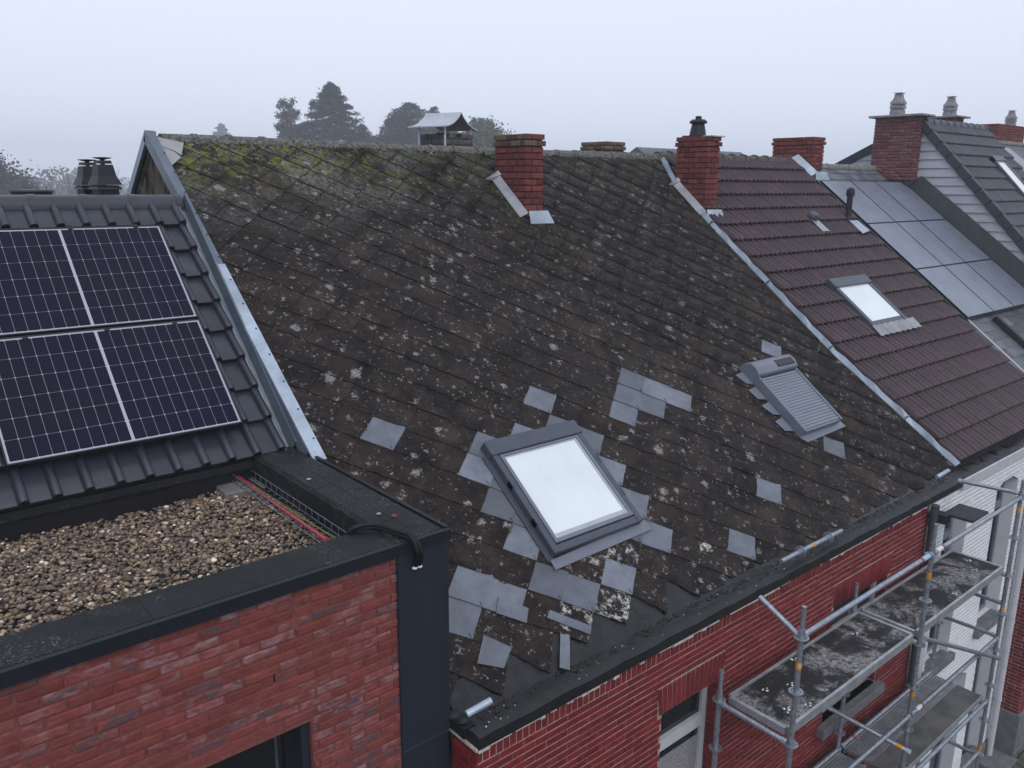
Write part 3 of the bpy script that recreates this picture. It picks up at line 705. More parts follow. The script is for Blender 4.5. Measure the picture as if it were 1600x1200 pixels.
# shuttered roof window
x0, x1, u0, u1 = 8.95, 9.84, 1.16, 2.32
s2 = B(); s2.box(x0, x0+.038, u0, u1-.12, -.02, .15).box(x1-.038, x1, u0, u1-.12, -.02, .15).box(x0+.038, x1-.038, u0, u0+.03, -.02, .125)
sw = s2.build('shuttered_roof_window', FRAMEL, old, MR); bevel_mesh(sw.data, .01, 2)
hb = B(); prof = [(u1-.26, .15), (u1-.25, .185), (u1-.16, .215), (u1-.06, .20), (u1-.0, .13), (u1+.03, -.02), (u1-.26, -.02)]
n = len(prof); hb.add([(x0-.01, *p) for p in prof]+[(x1+.01, *p) for p in prof], [tuple(range(n)), tuple(range(n, 2*n))[::-1]]+[(i, n+i, n+(i+1) % n, (i+1) % n) for i in range(n)])
hbx = hb.build('shutter_box', FRAMEL, sw, MR); bevel_mesh(hbx.data, .008)
bbox_obj('solar_cell_strip', PVFRAME, x0+.45, x1-.06, u1-.21, u1-.11, .2, .222, sw, .003, MR)
sl = B(); prof = [(0, 0), (.005, .014), (.022, .021), (.039, .012), (.0425, 0)]
sl.add([(x0+.039, *p) for p in prof]+[(x1-.039, *p) for p in prof], [tuple(range(5)), tuple(range(5, 10))[::-1]]+[(i, 5+i, 5+(i+1) % 5, (i+1) % 5) for i in range(5)])
slm = sl.mesh('shutter_slat', plain('shutter_slat_paint', (.22, .25, .305), .4, .5, var=.06))
for k in range(20): ob('shutter_slat', slm, MR @ T((0, u0+.03+k*.0428, .118)), sw)
B().prism([(x0-.02, u0+.0), (x0+.05, u0-.1), (x1+.12, u0-.07), (x1+.1, u0+.03)], .03, .04).build('apron', FRAMEL, sw, MR)
for k in range(4): ob('side_soaker', slate_from([(x0-.02, 0), (x0-.17+.03*(k % 2), .04), (x0-.2, .2), (x0-.02, .22)], FRAMEL, 'side_soaker', .004, .02, .04), MR @ T((0, u0+.1+k*.26, 0)), sw)

# ------------------------------------------------------------------ chimneys
def chimney(par, x0, x1, y0, y1, zb, zt, l=.2, h=.072, j=.0165, mat=None, capm=None, name='chimney', solo=True, cap=2, over=.022, mort=None):
    mat = mat or CHBRICK; capm = capm or CHMOSS
    core = B().box(x0+.014, x1-.014, y0+.014, y1-.014, zb, zt-.01).build(name, mort or MORTAR_DARK, par)
    items, caps = [], []; row = 0; z = zt-h/2
    d = .095; L1 = x1-x0; L2 = y1-y0
    def face(len_, off, head_first):
        out = []; s = 0.; first = True
        while s < len_-.012:
            w_ = (d if head_first else l) if first else l
            e = min(s+w_, len_)
            if len_-e < .05: e = len_
            out.append((s, e)); s = e+j; first = False
        return out
    cache = {}
    def bm_(w_, mt):
        k = (round(w_, 3), mt.name)
        if k not in cache: cache[k] = brick_proto(w_, .055, h, mt, .004)
        return cache[k]
    while z > zb:
        o = over if row < cap and row == cap-1 else (over*.45 if row < cap-1 else 0)
        mt = capm if row < cap else mat; hf = row % 2 == 0
        for (s, e) in face(L1+2*o, 0, hf):
            items.append((bm_(e-s, mt), T((x0-o+(s+e)/2, y0-o+random.uniform(-.003, .003), z))))
            items.append((bm_(e-s, mt), T((x0-o+(s+e)/2, y1+o, z)) @ RZ(math.pi)))
        for (s, e) in face(L2+2*o-.112, 0, not hf):
            items.append((bm_(e-s, mt), T((x0-o+random.uniform(-.003, .003), y1+o-.056-(s+e)/2, z)) @ RZ(-math.pi/2)))
            items.append((bm_(e-s, mt), T((x1+o, y0-o+.056+(s+e)/2, z)) @ RZ(math.pi/2)))
        z -= h+j; row += 1
    items = [(m, w_) for m, w_ in items if w_.translation.z > zb]
    if solo: lay('brick', items, mat, core, 300)
    else: joined('brick_field', items, mat, core, kind='stuff')
    return core
def zroof(y): return ZE+(y-YE)*math.tan(PT)
def chim_flash(par, x0, x1, y0, y1, m1, m2, wl=.12):
    # side flashing climbing the slope on the left, apron at the foot, both bent sheets
    b = B(); ua, ub = uy(y0)-.02, uy(y1)
    l = [(x0-wl, ua, .03), (x0-.012, ua, .10), (x0-.012, ub, .12), (x0-wl*.95, ub, .045)]
    b.add(l+[(x, u, h-.012) for x, u, h in l], [(0,1,2,3),(7,6,5,4),(0,4,5,1),(1,5,6,2),(2,6,7,3),(3,7,4,0)])
    s = b.build('side_flashing', m1, par, MR); bevel_mesh(s.data, .003)
    b = B(); l = [(x0-wl*.95, ub-.02, .05), (x0-.0, ub, .14), (x0-.02, ub+.07, .15), (x0-wl*2.0, ub+.0, .055)]
    b.add(l+[(x, u, h-.01) for x, u, h in l], [(0,1,2,3),(7,6,5,4),(0,4,5,1),(1,5,6,2),(2,6,7,3),(3,7,4,0)]); b.build('saddle_flashing', m1, par, MR)
    b = B(); n = 6
    for k in range(n):
        def pt(t, r):
            w = .05*r; x = x0-.01-w*.4+(x1-x0+.03+w*1.6)*t
            return (x, uy(y0)-.01-.155*r, .125*(1-r)+.035*r+.006*math.sin(t*19))
        q = [pt(k/n, 1), pt((k+1)/n, 1), pt((k+1)/n, 0), pt(k/n, 0)]
        b.add(q+[(x, u, h-.012) for x, u, h in q], [(0,1,2,3),(7,6,5,4),(0,4,5,1),(1,5,6,2),(2,6,7,3),(3,7,4,0)])
    b.build('apron_flashing', m2, par, MR)
c1 = chimney(old, 7.39, 7.70, 8.45, 9.11, zroof(8.45)-.1, H+.64, .20, .0675)
chim_flash(c1, 7.39, 7.70, 8.45, 9.05, LEAD, ZINC_LIGHT)
c2 = chimney(old, 11.22, 11.55, 8.40, 9.03, zroof(8.40)-.25, H+.76, .20, .0675, capm=CHBRICK)
chim_flash(c2, 11.2, 11.55, 8.40, 8.98, LEAD, ZINC_LIGHT)
bbox_obj('capping_sheet', SHEET, 11.27, 11.62, 8.36, 8.6, H+.755, H+.775, c2, .002)
bbox_obj('flue_slab', DARKMETAL, 11.24, 11.5, 8.55, 8.95, H+.765, H+.785, c2, .002)
B().lathe([(.135, 0), (.13, .05), (.105, .17), (.10, .185), (.14, .19), (.145, .215), (.11, .25), (.05, .255), (.05, .30), (.04, .305)], 18, T((11.38, 8.74, H+.785))).build('chimney_pot', DARKMETAL, c2, smooth=True)
# a shed-capped chimney and a low one stand behind the ridge
ch = chimney(old, 8.22, 8.85, 11.5, 12.2, H-1.6, H+.80, h=.08, solo=False, cap=0, mat=ROUGHCAST, mort=ROUGHCAST)
blobs('rough_capping', [(8.26+.1*k, 11.55+.08*(k % 3), H+.795) for k in range(6)], [(.1, .09, .06)]*6, ROUGHCAST, ch, jit=.3, hi=True)
XC, YC = 8.55, 11.88
cp_ = B(); n = 8; pr = []
for k in range(2*n+1):
    t = k/n-1; pr.append((t*.58, .30-.25*abs(t)**.75-.04*math.sin(abs(t)*math.pi)))
for q in range(len(pr)-1):
    (a, za), (b, zb_) = pr[q], pr[q+1]; zt = H+.86
    vv = [(XC-.38, YC+a, zt+za), (XC+.32, YC+a, zt+za), (XC+.32, YC+b, zt+zb_), (XC-.38, YC+b, zt+zb_)]
    cp_.add(vv+[(x, y, z-.02) for x, y, z in vv], [(0,1,2,3),(7,6,5,4),(0,4,5,1),(1,5,6,2),(2,6,7,3),(3,7,4,0)])
CAPROT = T((XC, YC, 0)) @ RZ(math.radians(-66)) @ T((-XC, -YC, 0))
ob('curved_canopy', cp_.mesh('curved_canopy', SHEET, True), CAPROT, ch)
for (dx, dy) in ((-.25, -.44), (.25, -.44), (-.25, .44), (.25, .44)):
    p = CAPROT @ Vector((XC+dx, YC+dy, H+.3)); tube_obj('canopy_post', SHEET, p, p+Vector((0, 0, .63)), .02, ch)
chimney(old, 12.55, 13.1, 11.9, 12.6, H-1.5, H+.84, solo=False, capm=CHMOSS, mat=CHMOSS)

# ================================================================== NEW HOUSE (left): brick wall, flat gravel roof, tiled roof
new = thing('terraced_house', 'modern house at the left with gravel flat roof, black coping and anthracite tiled roof', 'house', (.5, 4.15, 0))
ZC = H-2.243; ZGV = H-2.50
WL = [(.1, 1.92, H-4.6, H-3.235)]
wall_boxes(-2.2, 2.57, .05, ZC-.075, WL, 4.158, 4.44).build('front_wall', MORTAR_RED, new)
items = bond(-.35, 2.56, H-4.5, ZC-.08, 4.15, .208, .051, .0125, NEWBRICK, WL, 11, .005, .0025, .06, .006)
lay('brick', items, NEWBRICK, new, 300)
WJ = B().box(-.003, .003, 0, .01, -.026, .026).mesh('weep_slot', BLACK)
for (x, z) in ((.62, H-2.96), (1.70, H-2.835)): ob('weep_slot', WJ, T((x, 4.141, z)), new)
wn_ = B(); wn_.box(.1, 1.86, 4.30, 4.36, H-3.31, H-3.24).box(1.80, 1.862, 4.30, 4.36, H-4.6, H-3.31)
wd = wn_.build('window', DARKMETAL, new); B().box(.1, 1.80, 4.33, 4.336, H-4.6, H-3.31).build('pane', GLASS_DARK, wd)
B().box(1.74, 1.757, 4.315, 4.328, H-4.6, H-3.33).build('frame_highlight_bar', FRAME, wd)
bbox_obj('reveal_lining', NAVY, 1.862, 1.915, 4.19, 4.37, H-4.6, H-3.245, new, .003)
B().box(.1, 1.92, 4.4, 5.4, H-4.7, H-3.2).build('dark_interior', UNDER, new)
# corner cladding
bbox_obj('corner_cladding', NAVY, 2.555, 2.955, 4.125, 4.30, H-3.76, ZC-.07, new, .006)
bbox_obj('corner_cladding', NAVY, 2.56, 2.945, 4.132, 4.30, .1, H-3.765, new, .006)
# parapet: felt-covered kerbs
bbox_obj('front_parapet', BITUMEN, -2.2, 2.58, 4.16, 4.50, ZC-.3, ZC, new, .012)
bbox_obj('side_parapet', BITUMEN, 2.582, 2.945, 4.16, 6.62, ZC-.32, ZC+.004, new, .014)
ed = B().box(-2.2, 2.975, 4.118, 4.152, ZC-.075, ZC+.006).box(2.946, 2.975, 4.152, 6.05, ZC-.07, ZC+.016); ed.build('coping_edge', COPING, new)
for (y0_, y1_, w_) in ((4.5, 5.35, 0), (5.353, 6.0, 1), (6.003, 6.55, 0)): bbox_obj('felt_sheet', BITUMEN, 2.60, 2.76, y0_, y1_, ZC+.001, ZC+.009+.002*w_, new, .003); bbox_obj('felt_sheet', BITUMEN, 2.763, 2.93, y0_-.2, y1_-.22, ZC+.001, ZC+.0075+.002*w_, new, .003)
bbox_obj('felt_sheet', BITUMEN, -.6, 1.08, 4.17, 4.49, ZC-.002, ZC+.005, new, .002)
bbox_obj('felt_sheet', BITUMEN, 1.083, 2.1, 4.17, 4.49, ZC-.002, ZC+.0035, new, .002)
for k in range(5): bbox_obj('upstand_sheet', BITUMEN, 2.574, 2.584, 4.52+k*.4, 4.915+k*.4, ZGV-.05, ZC-.012, new, .002)
B().box(-2.2, 2.6, 4.45, 6.9, ZGV-.25, ZGV-.03).build('flat_roof', BITUMEN, new)
# gravel
N = 14500
px = rng.uniform(-.1, 2.56, N); py = rng.uniform(4.51, 6.62, N); lay_ = rng.random(N)
pz = ZGV-.03+lay_*.042+.012*np.sin(px*3.1)+.010*np.sin(py*4.3+px)
r = rng.lognormal(math.log(.0127), .28, N).clip(.0065, .024)
asp = np.c_[rng.uniform(1.0, 1.45, N), rng.uniform(.8, 1.05, N), rng.uniform(.55, .8, N)]
pal = np.array([(.105, .083, .066), (.15, .118, .092), (.075, .06, .052), (.21, .175, .145), (.05, .045, .045), (.12, .10, .088), (.30, .265, .225), (.16, .115, .06), (.09, .085, .088), (.44, .41, .38)])
tint = pal[rng.choice(len(pal), N, p=[.2, .17, .16, .12, .09, .12, .055, .045, .02, .02])]*rng.uniform(1.2, 2.5, (N, 1))*np.array([[1.07, .97, .86]])
blobs('gravel', np.c_[px, py, pz], r[:, None]*asp, PEB, None, flat=(1, 1, 1), jit=.06, attr=tint, rotate=True, kind='stuff', label='rounded brown and beige gravel covering the flat roof', cat='gravel')
ice = [(x+random.gauss(0, .015), 4.515+abs(random.gauss(0, .015)), ZGV+.025) for x in np.arange(.3, .72, .008)]
blobs('bird_dropping_streak', ice, rng.uniform(.006, .014, (len(ice), 1))*np.ones((1, 3)), WHITETAPE, new, flat=(1.5, 1, .4), jit=.4, kind='stuff')
# tiled roof: interlocking flat pantiles with a roll
LP = math.radians(42.8); YEL, ZEL = 6.40, H-2.245
ML = T((0, YEL, ZEL)) @ RX(LP); LUL = (8.60-YEL)/math.cos(LP)
def pantile(w_, L, mat, kind):
    b = B(); pr = []
    if kind == 'roll':
        pr = [(0, .0), (.138, .0), (.146, .01)]+[(.180+.035*math.cos(a), .010+.040*math.sin(a)) for a in np.linspace(math.pi*.92, .0, 7)]+[(.217, .0)]
    elif kind == 'wave':
        n = 16
        pr = [(w_*k/n, .040*(.5-.5*math.cos(2*math.pi*((k/8) % 1)**.52))+.008) for k in range(n+1)]+[(w_+.012, .006)]
    th = .022; n = len(pr); v = []
    for (u, dz) in ((-.004, .046), (.008, .052), (L*.5, .026), (L+.03, -.006)):
        v += [(x, u, z+dz) for x, z in pr]
    m = 4; f = [(k*n+i, k*n+i+1, (k+1)*n+i+1, (k+1)*n+i) for k in range(m-1) for i in range(n-1)]
    base = len(v); v += [(x, -.004, z+.046-th) for x, z in pr]+[(x, L+.03, z-.02) for x, z in pr]
    f += [(i, base+i, base+i+1, i+1) for i in range(n-1)] + [(base+i, base+n+i, base+n+i+1, base+i+1) for i in range(n-1)]
    f += [(0, n, 2*n, 3*n, base+n, base), (n-1, base+n-1, base+2*n-1, 4*n-1, 3*n-1, 2*n-1)]
    return b.add(v, f).mesh('roof_tile', mat, True)
tl = pantile(.215, .335, ANTHTILE, 'roll'); cols = 13; rows = 9
for r_ in range(rows):
    for c_ in range(cols):
        ob('roof_tile', tl, ML @ T((2.845-.215*(c_+1), r_*.335-.02, random.uniform(0, .002))) @ RZ(random.gauss(0, .003)), new)
B().box(-2.2, 2.845, .03, LUL, -.10, -.03).build('roof_deck', UNDER, new, ML)
B().add([(-2.2, 8.6, ZEL+2.03), (2.9, 8.6, ZEL+2.03), (2.9, 11.2, ZEL-.3), (-2.2, 11.2, ZEL-.3)], [(0,1,2,3)]).build('rear_roof_slope', ANTHTILE, new)
rt2 = half_tile(.42, .115, ANTHTILE, lip=.006)
for k in range(8): ob('ridge_tile', rt2, T((2.47-.43*k, 8.63, H-.245)), new)
va = B().box(2.848, 2.862, -.1, LUL, .0, .03).box(2.863, 2.913, .0, LUL, -.03, -.015); va.build('valley_flashing', ZINC, new, ML)
B().box(2.915, 2.932, -.02, LUL, -.02, .13).build('wall_flashing', ZINC_DARK, new, ML)
B().box(-2.2, 2.72, 6.44, 6.5, ZGV-.1, ZEL+.02).build('fascia', PVFRAME, new)
B().box(-2.2, 2.72, 6.40, 6.42, ZEL-.10, ZEL-.035).build('eaves_strip', BITUMEN, new)
for s in (4.2,): B().box(-2.2, -1.9, 4.2, 11.1, .05, ZGV-.2).build('side_wall', MORTAR_RED, new)
B().box(-2.2, 2.9, 10.9, 11.1, .05, ZEL-.4).build('rear_wall', MORTAR_RED, new)
def vent(par, x, y, z0, s=1., ang=.12, hh=1.):
    b = B(); M0 = T((x, y, z0)) @ RZ(ang) @ Matrix.Diagonal((s, s, s*hh, 1))
    def fr(b, w0, w1, z0, z1):
        b.add([(-w0, -w0, z0), (w0, -w0, z0), (w0, w0, z0), (-w0, w0, z0), (-w1, -w1, z1), (w1, -w1, z1), (w1, w1, z1), (-w1, w1, z1)], [(0,3,2,1),(4,5,6,7),(0,1,5,4),(1,2,6,5),(2,3,7,6),(3,0,4,7)])
    fr(b, .095, .095, -.15, .10); st = b.build('vent_stack', DARKMETAL, par, M0)
    b = B(); fr(b, .125, .098, .085, .125); b.build('lower_skirt', DARKMETAL, st, M0)
    b = B(); fr(b, .122, .088, .13, .215); fr(b, .088, .07, .2155, .325); h_ = b.build('hood', DARKMETAL, st, M0); 
    b = B(); fr(b, .066, .06, .335, .365); b.build('hood_top', DARKMETAL, st, M0)
    b = B(); b.lathe([(.02, .325), (.02, .372), (.085, .388), (.088, .394), (.02, .398)], 16, None); b.build('disc_cap', DARKMETAL, st, M0, smooth=True)
vent(new, 2.335, 9.08, H-.17, 1.0); vent(new, 2.285, 9.45, H-.17, 1.0, .1, .96)
dv = B().lathe([(.26, -.1), (.24, .03), (.20, .045), (.19, .07), (.21, .075), (.2, .092), (.05, .10)], 24, T((1.79, 9.7, H-.19))).build('round_roof_vent', DARKMETAL, new, smooth=True)

# ------------------------------------------------------------------ solar panels on the left roof
PN = .155
cellm = B().add([(-.0445, -.0895, 0), (.0445, -.0895, 0), (.0445, .0895, 0), (-.0445, .0895, 0)], [(0,1,2,3)])
cellm = B(); ch_ = .006; cellm.prism([(-.0445+ch_, -.089), (.0445-ch_, -.089), (.0445, -.089+ch_), (.0445, .089-ch_), (.0445-ch_, .089), (-.0445+ch_, .089), (-.0445, .089-ch_), (-.0445, -.089+ch_)], 0, .0006)
cellm = cellm.mesh('cell', CELL)
frm = B(); PW, PH = 1.722, 1.134
frm.box(0, PW, 0, .011, -.03, .006).box(0, PW, PH-.011, PH, -.03, .006).box(0, .011, .011, PH-.011, -.03, .006).box(PW-.011, PW, .011, PH-.011, -.03, .006); frm = frm.mesh('panel_frame', PVFRAME)
bks = B().box(.011, PW-.011, .011, PH-.011, -.02, .0).mesh('backsheet', BACKSHEET)
u_top = (8.262-YEL)/math.cos(LP)
def solar(xr, utop, label, cells=True):
    mw = ML @ T((xr-PW, utop-PH, PN))
    e = ob('solar_panel', None, mw, None, label, 'solar panel', 'dark solar panels on the anthracite tiled roof'); e.empty_display_size = .2
    ob('panel_frame', frm, mw, e); ob('backsheet', bks, mw, e)
    for hx in range(2):
        for i in range(9):
            for j in range(6):
                x = .026+hx*(.8355+.006)+.0455+i*.0916 + (0 if hx == 0 else .004); y = .026+.0905+j*.1804
                ob('cell', cellm, mw @ T((x, y, .0006)), e)
u_b = u_top-PH-.022
solar(2.54, u_top, 'upper dark solar panel, its right edge by the zinc verge')
solar(2.54, u_b, 'lower dark solar panel above the eaves tiles, right edge by the zinc verge')
solar(2.54-PW-.022, u_b, 'lower dark solar panel cut off at the left picture edge')
rail = B()
for x in (.55, 1.15, 1.75, 2.3): rail.box(x, x+.03, u_b-.03, u_top+.02, PN-.075, PN-.032)
mr_ = thing('mounting_rails', 'black mounting rails and clamps under the solar panels', 'rails', (1.5, 6.6, ZEL))
rail.build('rail', PVFRAME, mr_, ML)
for x in (.57, 1.17, 1.77, 2.32):
    for u in (u_b-.012, u_b+PH+.011, u_top+.012): bbox_obj('clamp', DARKMETAL, x-.02, x+.02, u-.02, u+.012, PN-.03, PN+.008, mr_, .002, ML)

# ------------------------------------------------------------------ things on the flat roof
bbox_obj('concrete_paver', CONC, -.17, .17, -.2, .2, 0, .055, None, .006, T((2.43, 6.40, ZGV-.005)) @ RZ(-.05), label='grey concrete slab under the far end of the wire cable tray', cat='paver')
bbox_obj('concrete_paver', CONC, -.15, .15, -.15, .15, 0, .045, None, .006, T((2.40, 4.70, ZGV-.005)) @ RZ(.05), label='grey concrete slab under the near end of the wire cable tray', cat='paver')
ct = thing('cable_tray', 'galvanised wire mesh cable tray lying along the side parapet', 'cable tray', (2.47, 5.7, ZGV+.06))
tz = ZGV+.062
for i, (dx, dz) in enumerate(((-.08, .06), (-.08, .0), (-.027, 0), (.027, 0), (.08, 0), (.08, .06))):
    tube_obj('longitudinal_wire', STEEL, (2.475+dx, 4.79, tz+dz), (2.485+dx, 6.66, tz+dz), .0035, ct, 6)
uw = B().path([(-.08, 0, .06), (-.08, 0, -.004), (.08, 0, -.004), (.08, 0, .06)], .003, 6).mesh('cross_wire', STEEL)
for k in range(19): ob('cross_wire', uw, T((2.475+.01*k/18, 4.8+k*.103, tz)), ct)
for i, (mt, nm, lb) in enumerate(((CABLERED, 'cable', 'thick red cable in the wire tray'), (CABLERED, 'cable', 'red cable beside the thick one in the wire tray'), (CABLEGREEN, 'cable', 'green and yellow earth wire in the wire tray'), (BLACK, 'cable', 'thin black cable in the wire tray'))):
    pts = [(2.44+.018*i+.018*math.sin(t*5.+i*1.4), 6.75-t*.98*2, tz+.014+.008*math.sin(t*9+i*2)+.004*i) for t in np.linspace(0, 1, 34)]
    if i == 2: pts = [(2.40, 6.60, tz+.16), (2.42, 6.58, tz+.08)]+pts[4:]
    B().path(pts, (.011, .008, .0028, .006)[i], 8).build(nm, mt, smooth=True, label=lb, cat='cable', group='cables in the wire tray')
blk = B(); 
def bez(P, n=30):
    P = [Vector(p) for p in P]; out = []
    for k in range(len(P)-1):
        p0, p1, p2, p3 = P[max(k-1, 0)], P[k], P[k+1], P[min(k+2, len(P)-1)]
        for t in np.linspace(0, 1, n//(len(P)-1), endpoint=False):
            out.append(.5*((2*p1)+(-p0+p2)*t+(2*p0-5*p1+4*p2-p3)*t*t+(-p0+3*p1-3*p2+p3)*t**3))
    return out+[P[-1]]
hs = thing('cable_bundle', 'bundle of black cables bent over the coping at the corner', 'cable', (2.6, 4.2, ZC))
for k in range(4):
    o = (k % 2)*.026; v = (k//2)*.022
    B().path(bez([(2.40-o, 4.56+.0*k, ZC-.10), (2.44-o*.5, 4.50-.01*k, ZC+.012+v), (2.55, 4.44-o, ZC+.03+v), (2.62+o*.6, 4.26-o*.3, ZC+.024+v), (2.655+o*.7, 4.12, ZC+.018+v), (2.668+o, 4.075-v*.6, ZC-.06), (2.668+o, 4.10-v*.3, ZC-.17)]), .0135, 10).build('cable', BLACK, hs, smooth=True)
for dx in (-.014, .024): B().lathe([(.017, 0), (.019, .004), (.014, .012)], 12, T((2.672+dx, 4.088, ZC-.172))).build('cable_end', WHITETAPE, hs)
B().path([(2.79+.016*math.cos(a), 4.53+.016*math.sin(a), ZC+.016) for a in np.linspace(0, 5.6, 14)], .005, 6).build('pipe_ring', plain('red_plastic', (.35, .05, .04), .5), smooth=True, label='small red ring lying on the felt-covered side parapet', cat='ring')
for (x, y, lb) in ((2.72, 4.62, 'white pebble on the side parapet beside the red ring'), (2.66, 5.55, 'pale pebble on the side parapet halfway along the cable tray')):
    blobs('pebble', [(x, y, ZC+.018)], [(.018, .014, .011)], plain('pale_pebble', (.45, .38, .33), .7), None, jit=.12, hi=True, label=lb, cat='pebble')

# ================================================================== PURPLE-ROOFED HOUSE
pur = thing('terraced_house', 'white fronted house under the purple-brown tiled roof', 'house', (12, YF, 0))
pt_ = pantile(.275, .382, PURPLE, 'wave'); MP = MR @ T((0, 0, .03)); items = []
XPR = 15.7
for r_ in range(18):
    for c_ in range(17):
        x = XPR-.275*(c_+1); u = .05+r_*.382
        if u > 6.75: continue
        xm = max(XR(min(6.9, u)), XR(min(6.9, u+.38)))+.075; fx = 1.
        if x+.275 < xm+.03: continue
        if x < xm: fx = (x+.275-xm)/.275; x = xm
        if 12.62 < x+.137 < 13.68 and 2.5 < u < 3.2: continue
        items.append((pt_, MP @ T((x, u, random.uniform(0, .003))) @ RZ(random.gauss(0, .004)) @ Matrix.Diagonal((fx, 1, 1, 1))))
lay('roof_tile', items, PURPLE, pur, 300)
B().box(11.1, XPR+.02, .0, ULEN, -.1, -.03).build('roof_deck', UNDER, pur, MP)
B().add([(11.46, YR, ZR), (XPR, YR, ZR), (XPR, YB, ZE), (11.46, YB, ZE)], [(0,1,2,3)]).build('rear_roof_slope', PURPLE, pur)
rt3 = half_tile(.36, .115, plain('lichened_purple_ridge', (.09, .075, .072), .85, .2, var=.3, ns=14, bump=.7, dirt=((.2, .195, .18), 22, .52, .64)), lip=.022)
x = 11.45
while x < 15.3: ob('ridge_tile', rt3, T((x, YR, ZR-.03)), pur); x += .37
wing = [(10.66, 11.40, H-6.4, H-4.10), (12.38, 13.20, H-6.4, H-4.12), (11.35, 12.3, H-9.2, H-7.0), (12.65, 13.4, H-9.2, H-6.9)]
wall_boxes(10.12, 13.88, .05, ZG-.15, wing, YF+.004, YF+.32).build('front_wall', WALLWHITE, pur)
whb = bond(10.125, 13.875, .35, ZG-.152, YF, .215, .0590, .0030, WALLWHITE, wing, 5, .001)
joined('white_brick_field', whb, WALLWHITE, pur, kind='stuff')
bbox_obj('plinth', STONE, 10.13, 13.87, YF-.03, YF+.1, .08, .36, pur, .006)
for k, (a, b, c, d) in enumerate(wing):
    window(pur, a+.02, b-.02, c+.02, d-.0, YF+.17, FRAMEL, d-.5 if k < 2 else None, False, (a+b)/2 if k < 3 else None, .06)
    B().box(a, b, YF+.3, YF+1.2, c, d).build('dark_interior', UNDER, pur)
    # flat-arched head: wedge fillets in the upper corners
    for s in (0, 1):
        xx = a if s == 0 else b; d_ = .22 if s == 0 else -.22
        B().add([(xx, YF+.005, d+.001), (xx+d_, YF+.005, d+.001), (xx, YF+.005, d-.10), (xx, YF+.2, d+.001), (xx+d_, YF+.2, d+.001), (xx, YF+.2, d-.10)], [(0,1,2),(3,5,4),(0,3,4,1),(1,4,5,2),(2,5,3,0)]).build('arch_fillet', WALLWHITE, pur)
    bbox_obj('window_sill', STONE, a-.08, b+.08, YF-.08, YF+.1, c-.11, c+.01, pur, .006)
gt = B(); n = 8
pr = [(.06*math.cos(a), .06*math.sin(a)) for a in np.linspace(math.pi, 2*math.pi, n)]+[(.052*math.cos(a), .052*math.sin(a)) for a in np.linspace(2*math.pi, math.pi, n)]
m_ = len(pr); gt.add([(10.98, 3.90+p, ZG-.0+q) for p, q in pr]+[(15.7, 3.90+p, ZG-.0+q) for p, q in pr], [tuple(range(m_)), tuple(range(m_, 2*m_))[::-1]]+[(i, m_+i, m_+(i+1) % m_, (i+1) % m_) for i in range(m_)])
B().box(10.98, 15.7, 3.835, 3.86, ZG-.14, ZG-.005).box(10.98, 15.7, 3.86, 4.2, ZG-.14, ZG-.115).build('white_gutter_board', PIPEW, pur)
B().box(10.98, 15.7, 3.862, 4.25, ZG-.11, ZG-.05).build('gutter_bed', GUTTER, pur)
wp = tube_obj('drainpipe', PIPEW, (13.66, 3.80, .1), (13.66, 3.80, ZG-.1), .05, pur)
for z in (1.2, 2.6, 4.0, 5.2): B().lathe([(.056, -.02), (.056, .02)], 14, T((13.66, 3.8, z))).build('collar', PIPEW, wp)
# roof window of the purple roof
x0, x1, u0, u1 = 12.55, 13.72, 2.46, 3.50
f3 = B().box(x0, x0+.09, u0, u1, -.02, .115).box(x1-.09, x1, u0, u1, -.02, .115).box(x0+.09, x1-.09, u0, u0+.10, -.02, .105).box(x0-.02, x1+.02, u1-.17, u1+.02, -.02, .14)
r3 = f3.build('roof_window', FRAME, pur, MP); bevel_mesh(r3.data, .006)
B().box(x0+.09, x1-.09, u0+.1, u1-.17, .06, .10).build('pane', BLIND, r3, MP)
b = B(); n = 24
for k in range(n):
    xa, xb = x0-.02+(x1-x0+.2)*k/n, x0-.02+(x1-x0+.2)*(k+1)/n; ha, hb_ = .10+.012*math.sin(k*1.9), .10+.012*math.sin((k+1)*1.9)
    q = [(xa, u0-.2-.02*math.sin(k*1.9), ha), (xb, u0-.2-.02*math.sin((k+1)*1.9), hb_), (xb, u0+.01, hb_+.01), (xa, u0+.01, ha+.01)]
    b.add(q+[(x, u, h-.012) for x, u, h in q], [(0,1,2,3),(7,6,5,4),(0,4,5,1),(1,5,6,2),(2,6,7,3),(3,7,4,0)])
b.build('apron_flashing', LEAD, r3, MP)
vp = MP @ Vector((15.32, uy(8.1), 0))
vpo = B().tube(vp-Vector((0, 0, .1)), vp+Vector((0, 0, .52)), .055, 14).build('vent_pipe', DARKMETAL, pur, smooth=True)
B().lathe([(.075, 0), (.08, .05), (.075, .12), (.03, .16)], 10, T(vp+Vector((0, 0, .50)))).build('vent_cap', DARKMETAL, vpo)
B().lathe([(.13, -.12), (.075, .12)], 14, T(vp)).build('pipe_collar', DARKMETAL, vpo, smooth=True)
B().prism([(15.2, uy(8.1)-.42), (15.55, uy(8.1)-.36), (15.5, uy(8.1)-.05), (15.2, uy(8.1)-.05)], .085, .10).build('pipe_flashing', ZINC_LIGHT, vpo, MP)
mv = MP @ Vector((14.03, uy(8.15), .07))
B().lathe([(.06, -.1), (.06, .03), (.11, .035), (.115, .07), (.085, .12), (.0, .14)], 18, T(mv) @ RX(.4)).build('mushroom_vent', FRAME, pur, smooth=True)
B().prism([(13.92, uy(8.15)-.36), (14.16, uy(8.15)-.36), (14.14, uy(8.15)+.05), (13.94, uy(8.15)+.05)], .085, .095).build('vent_flashing', LEAD, pur, MP)
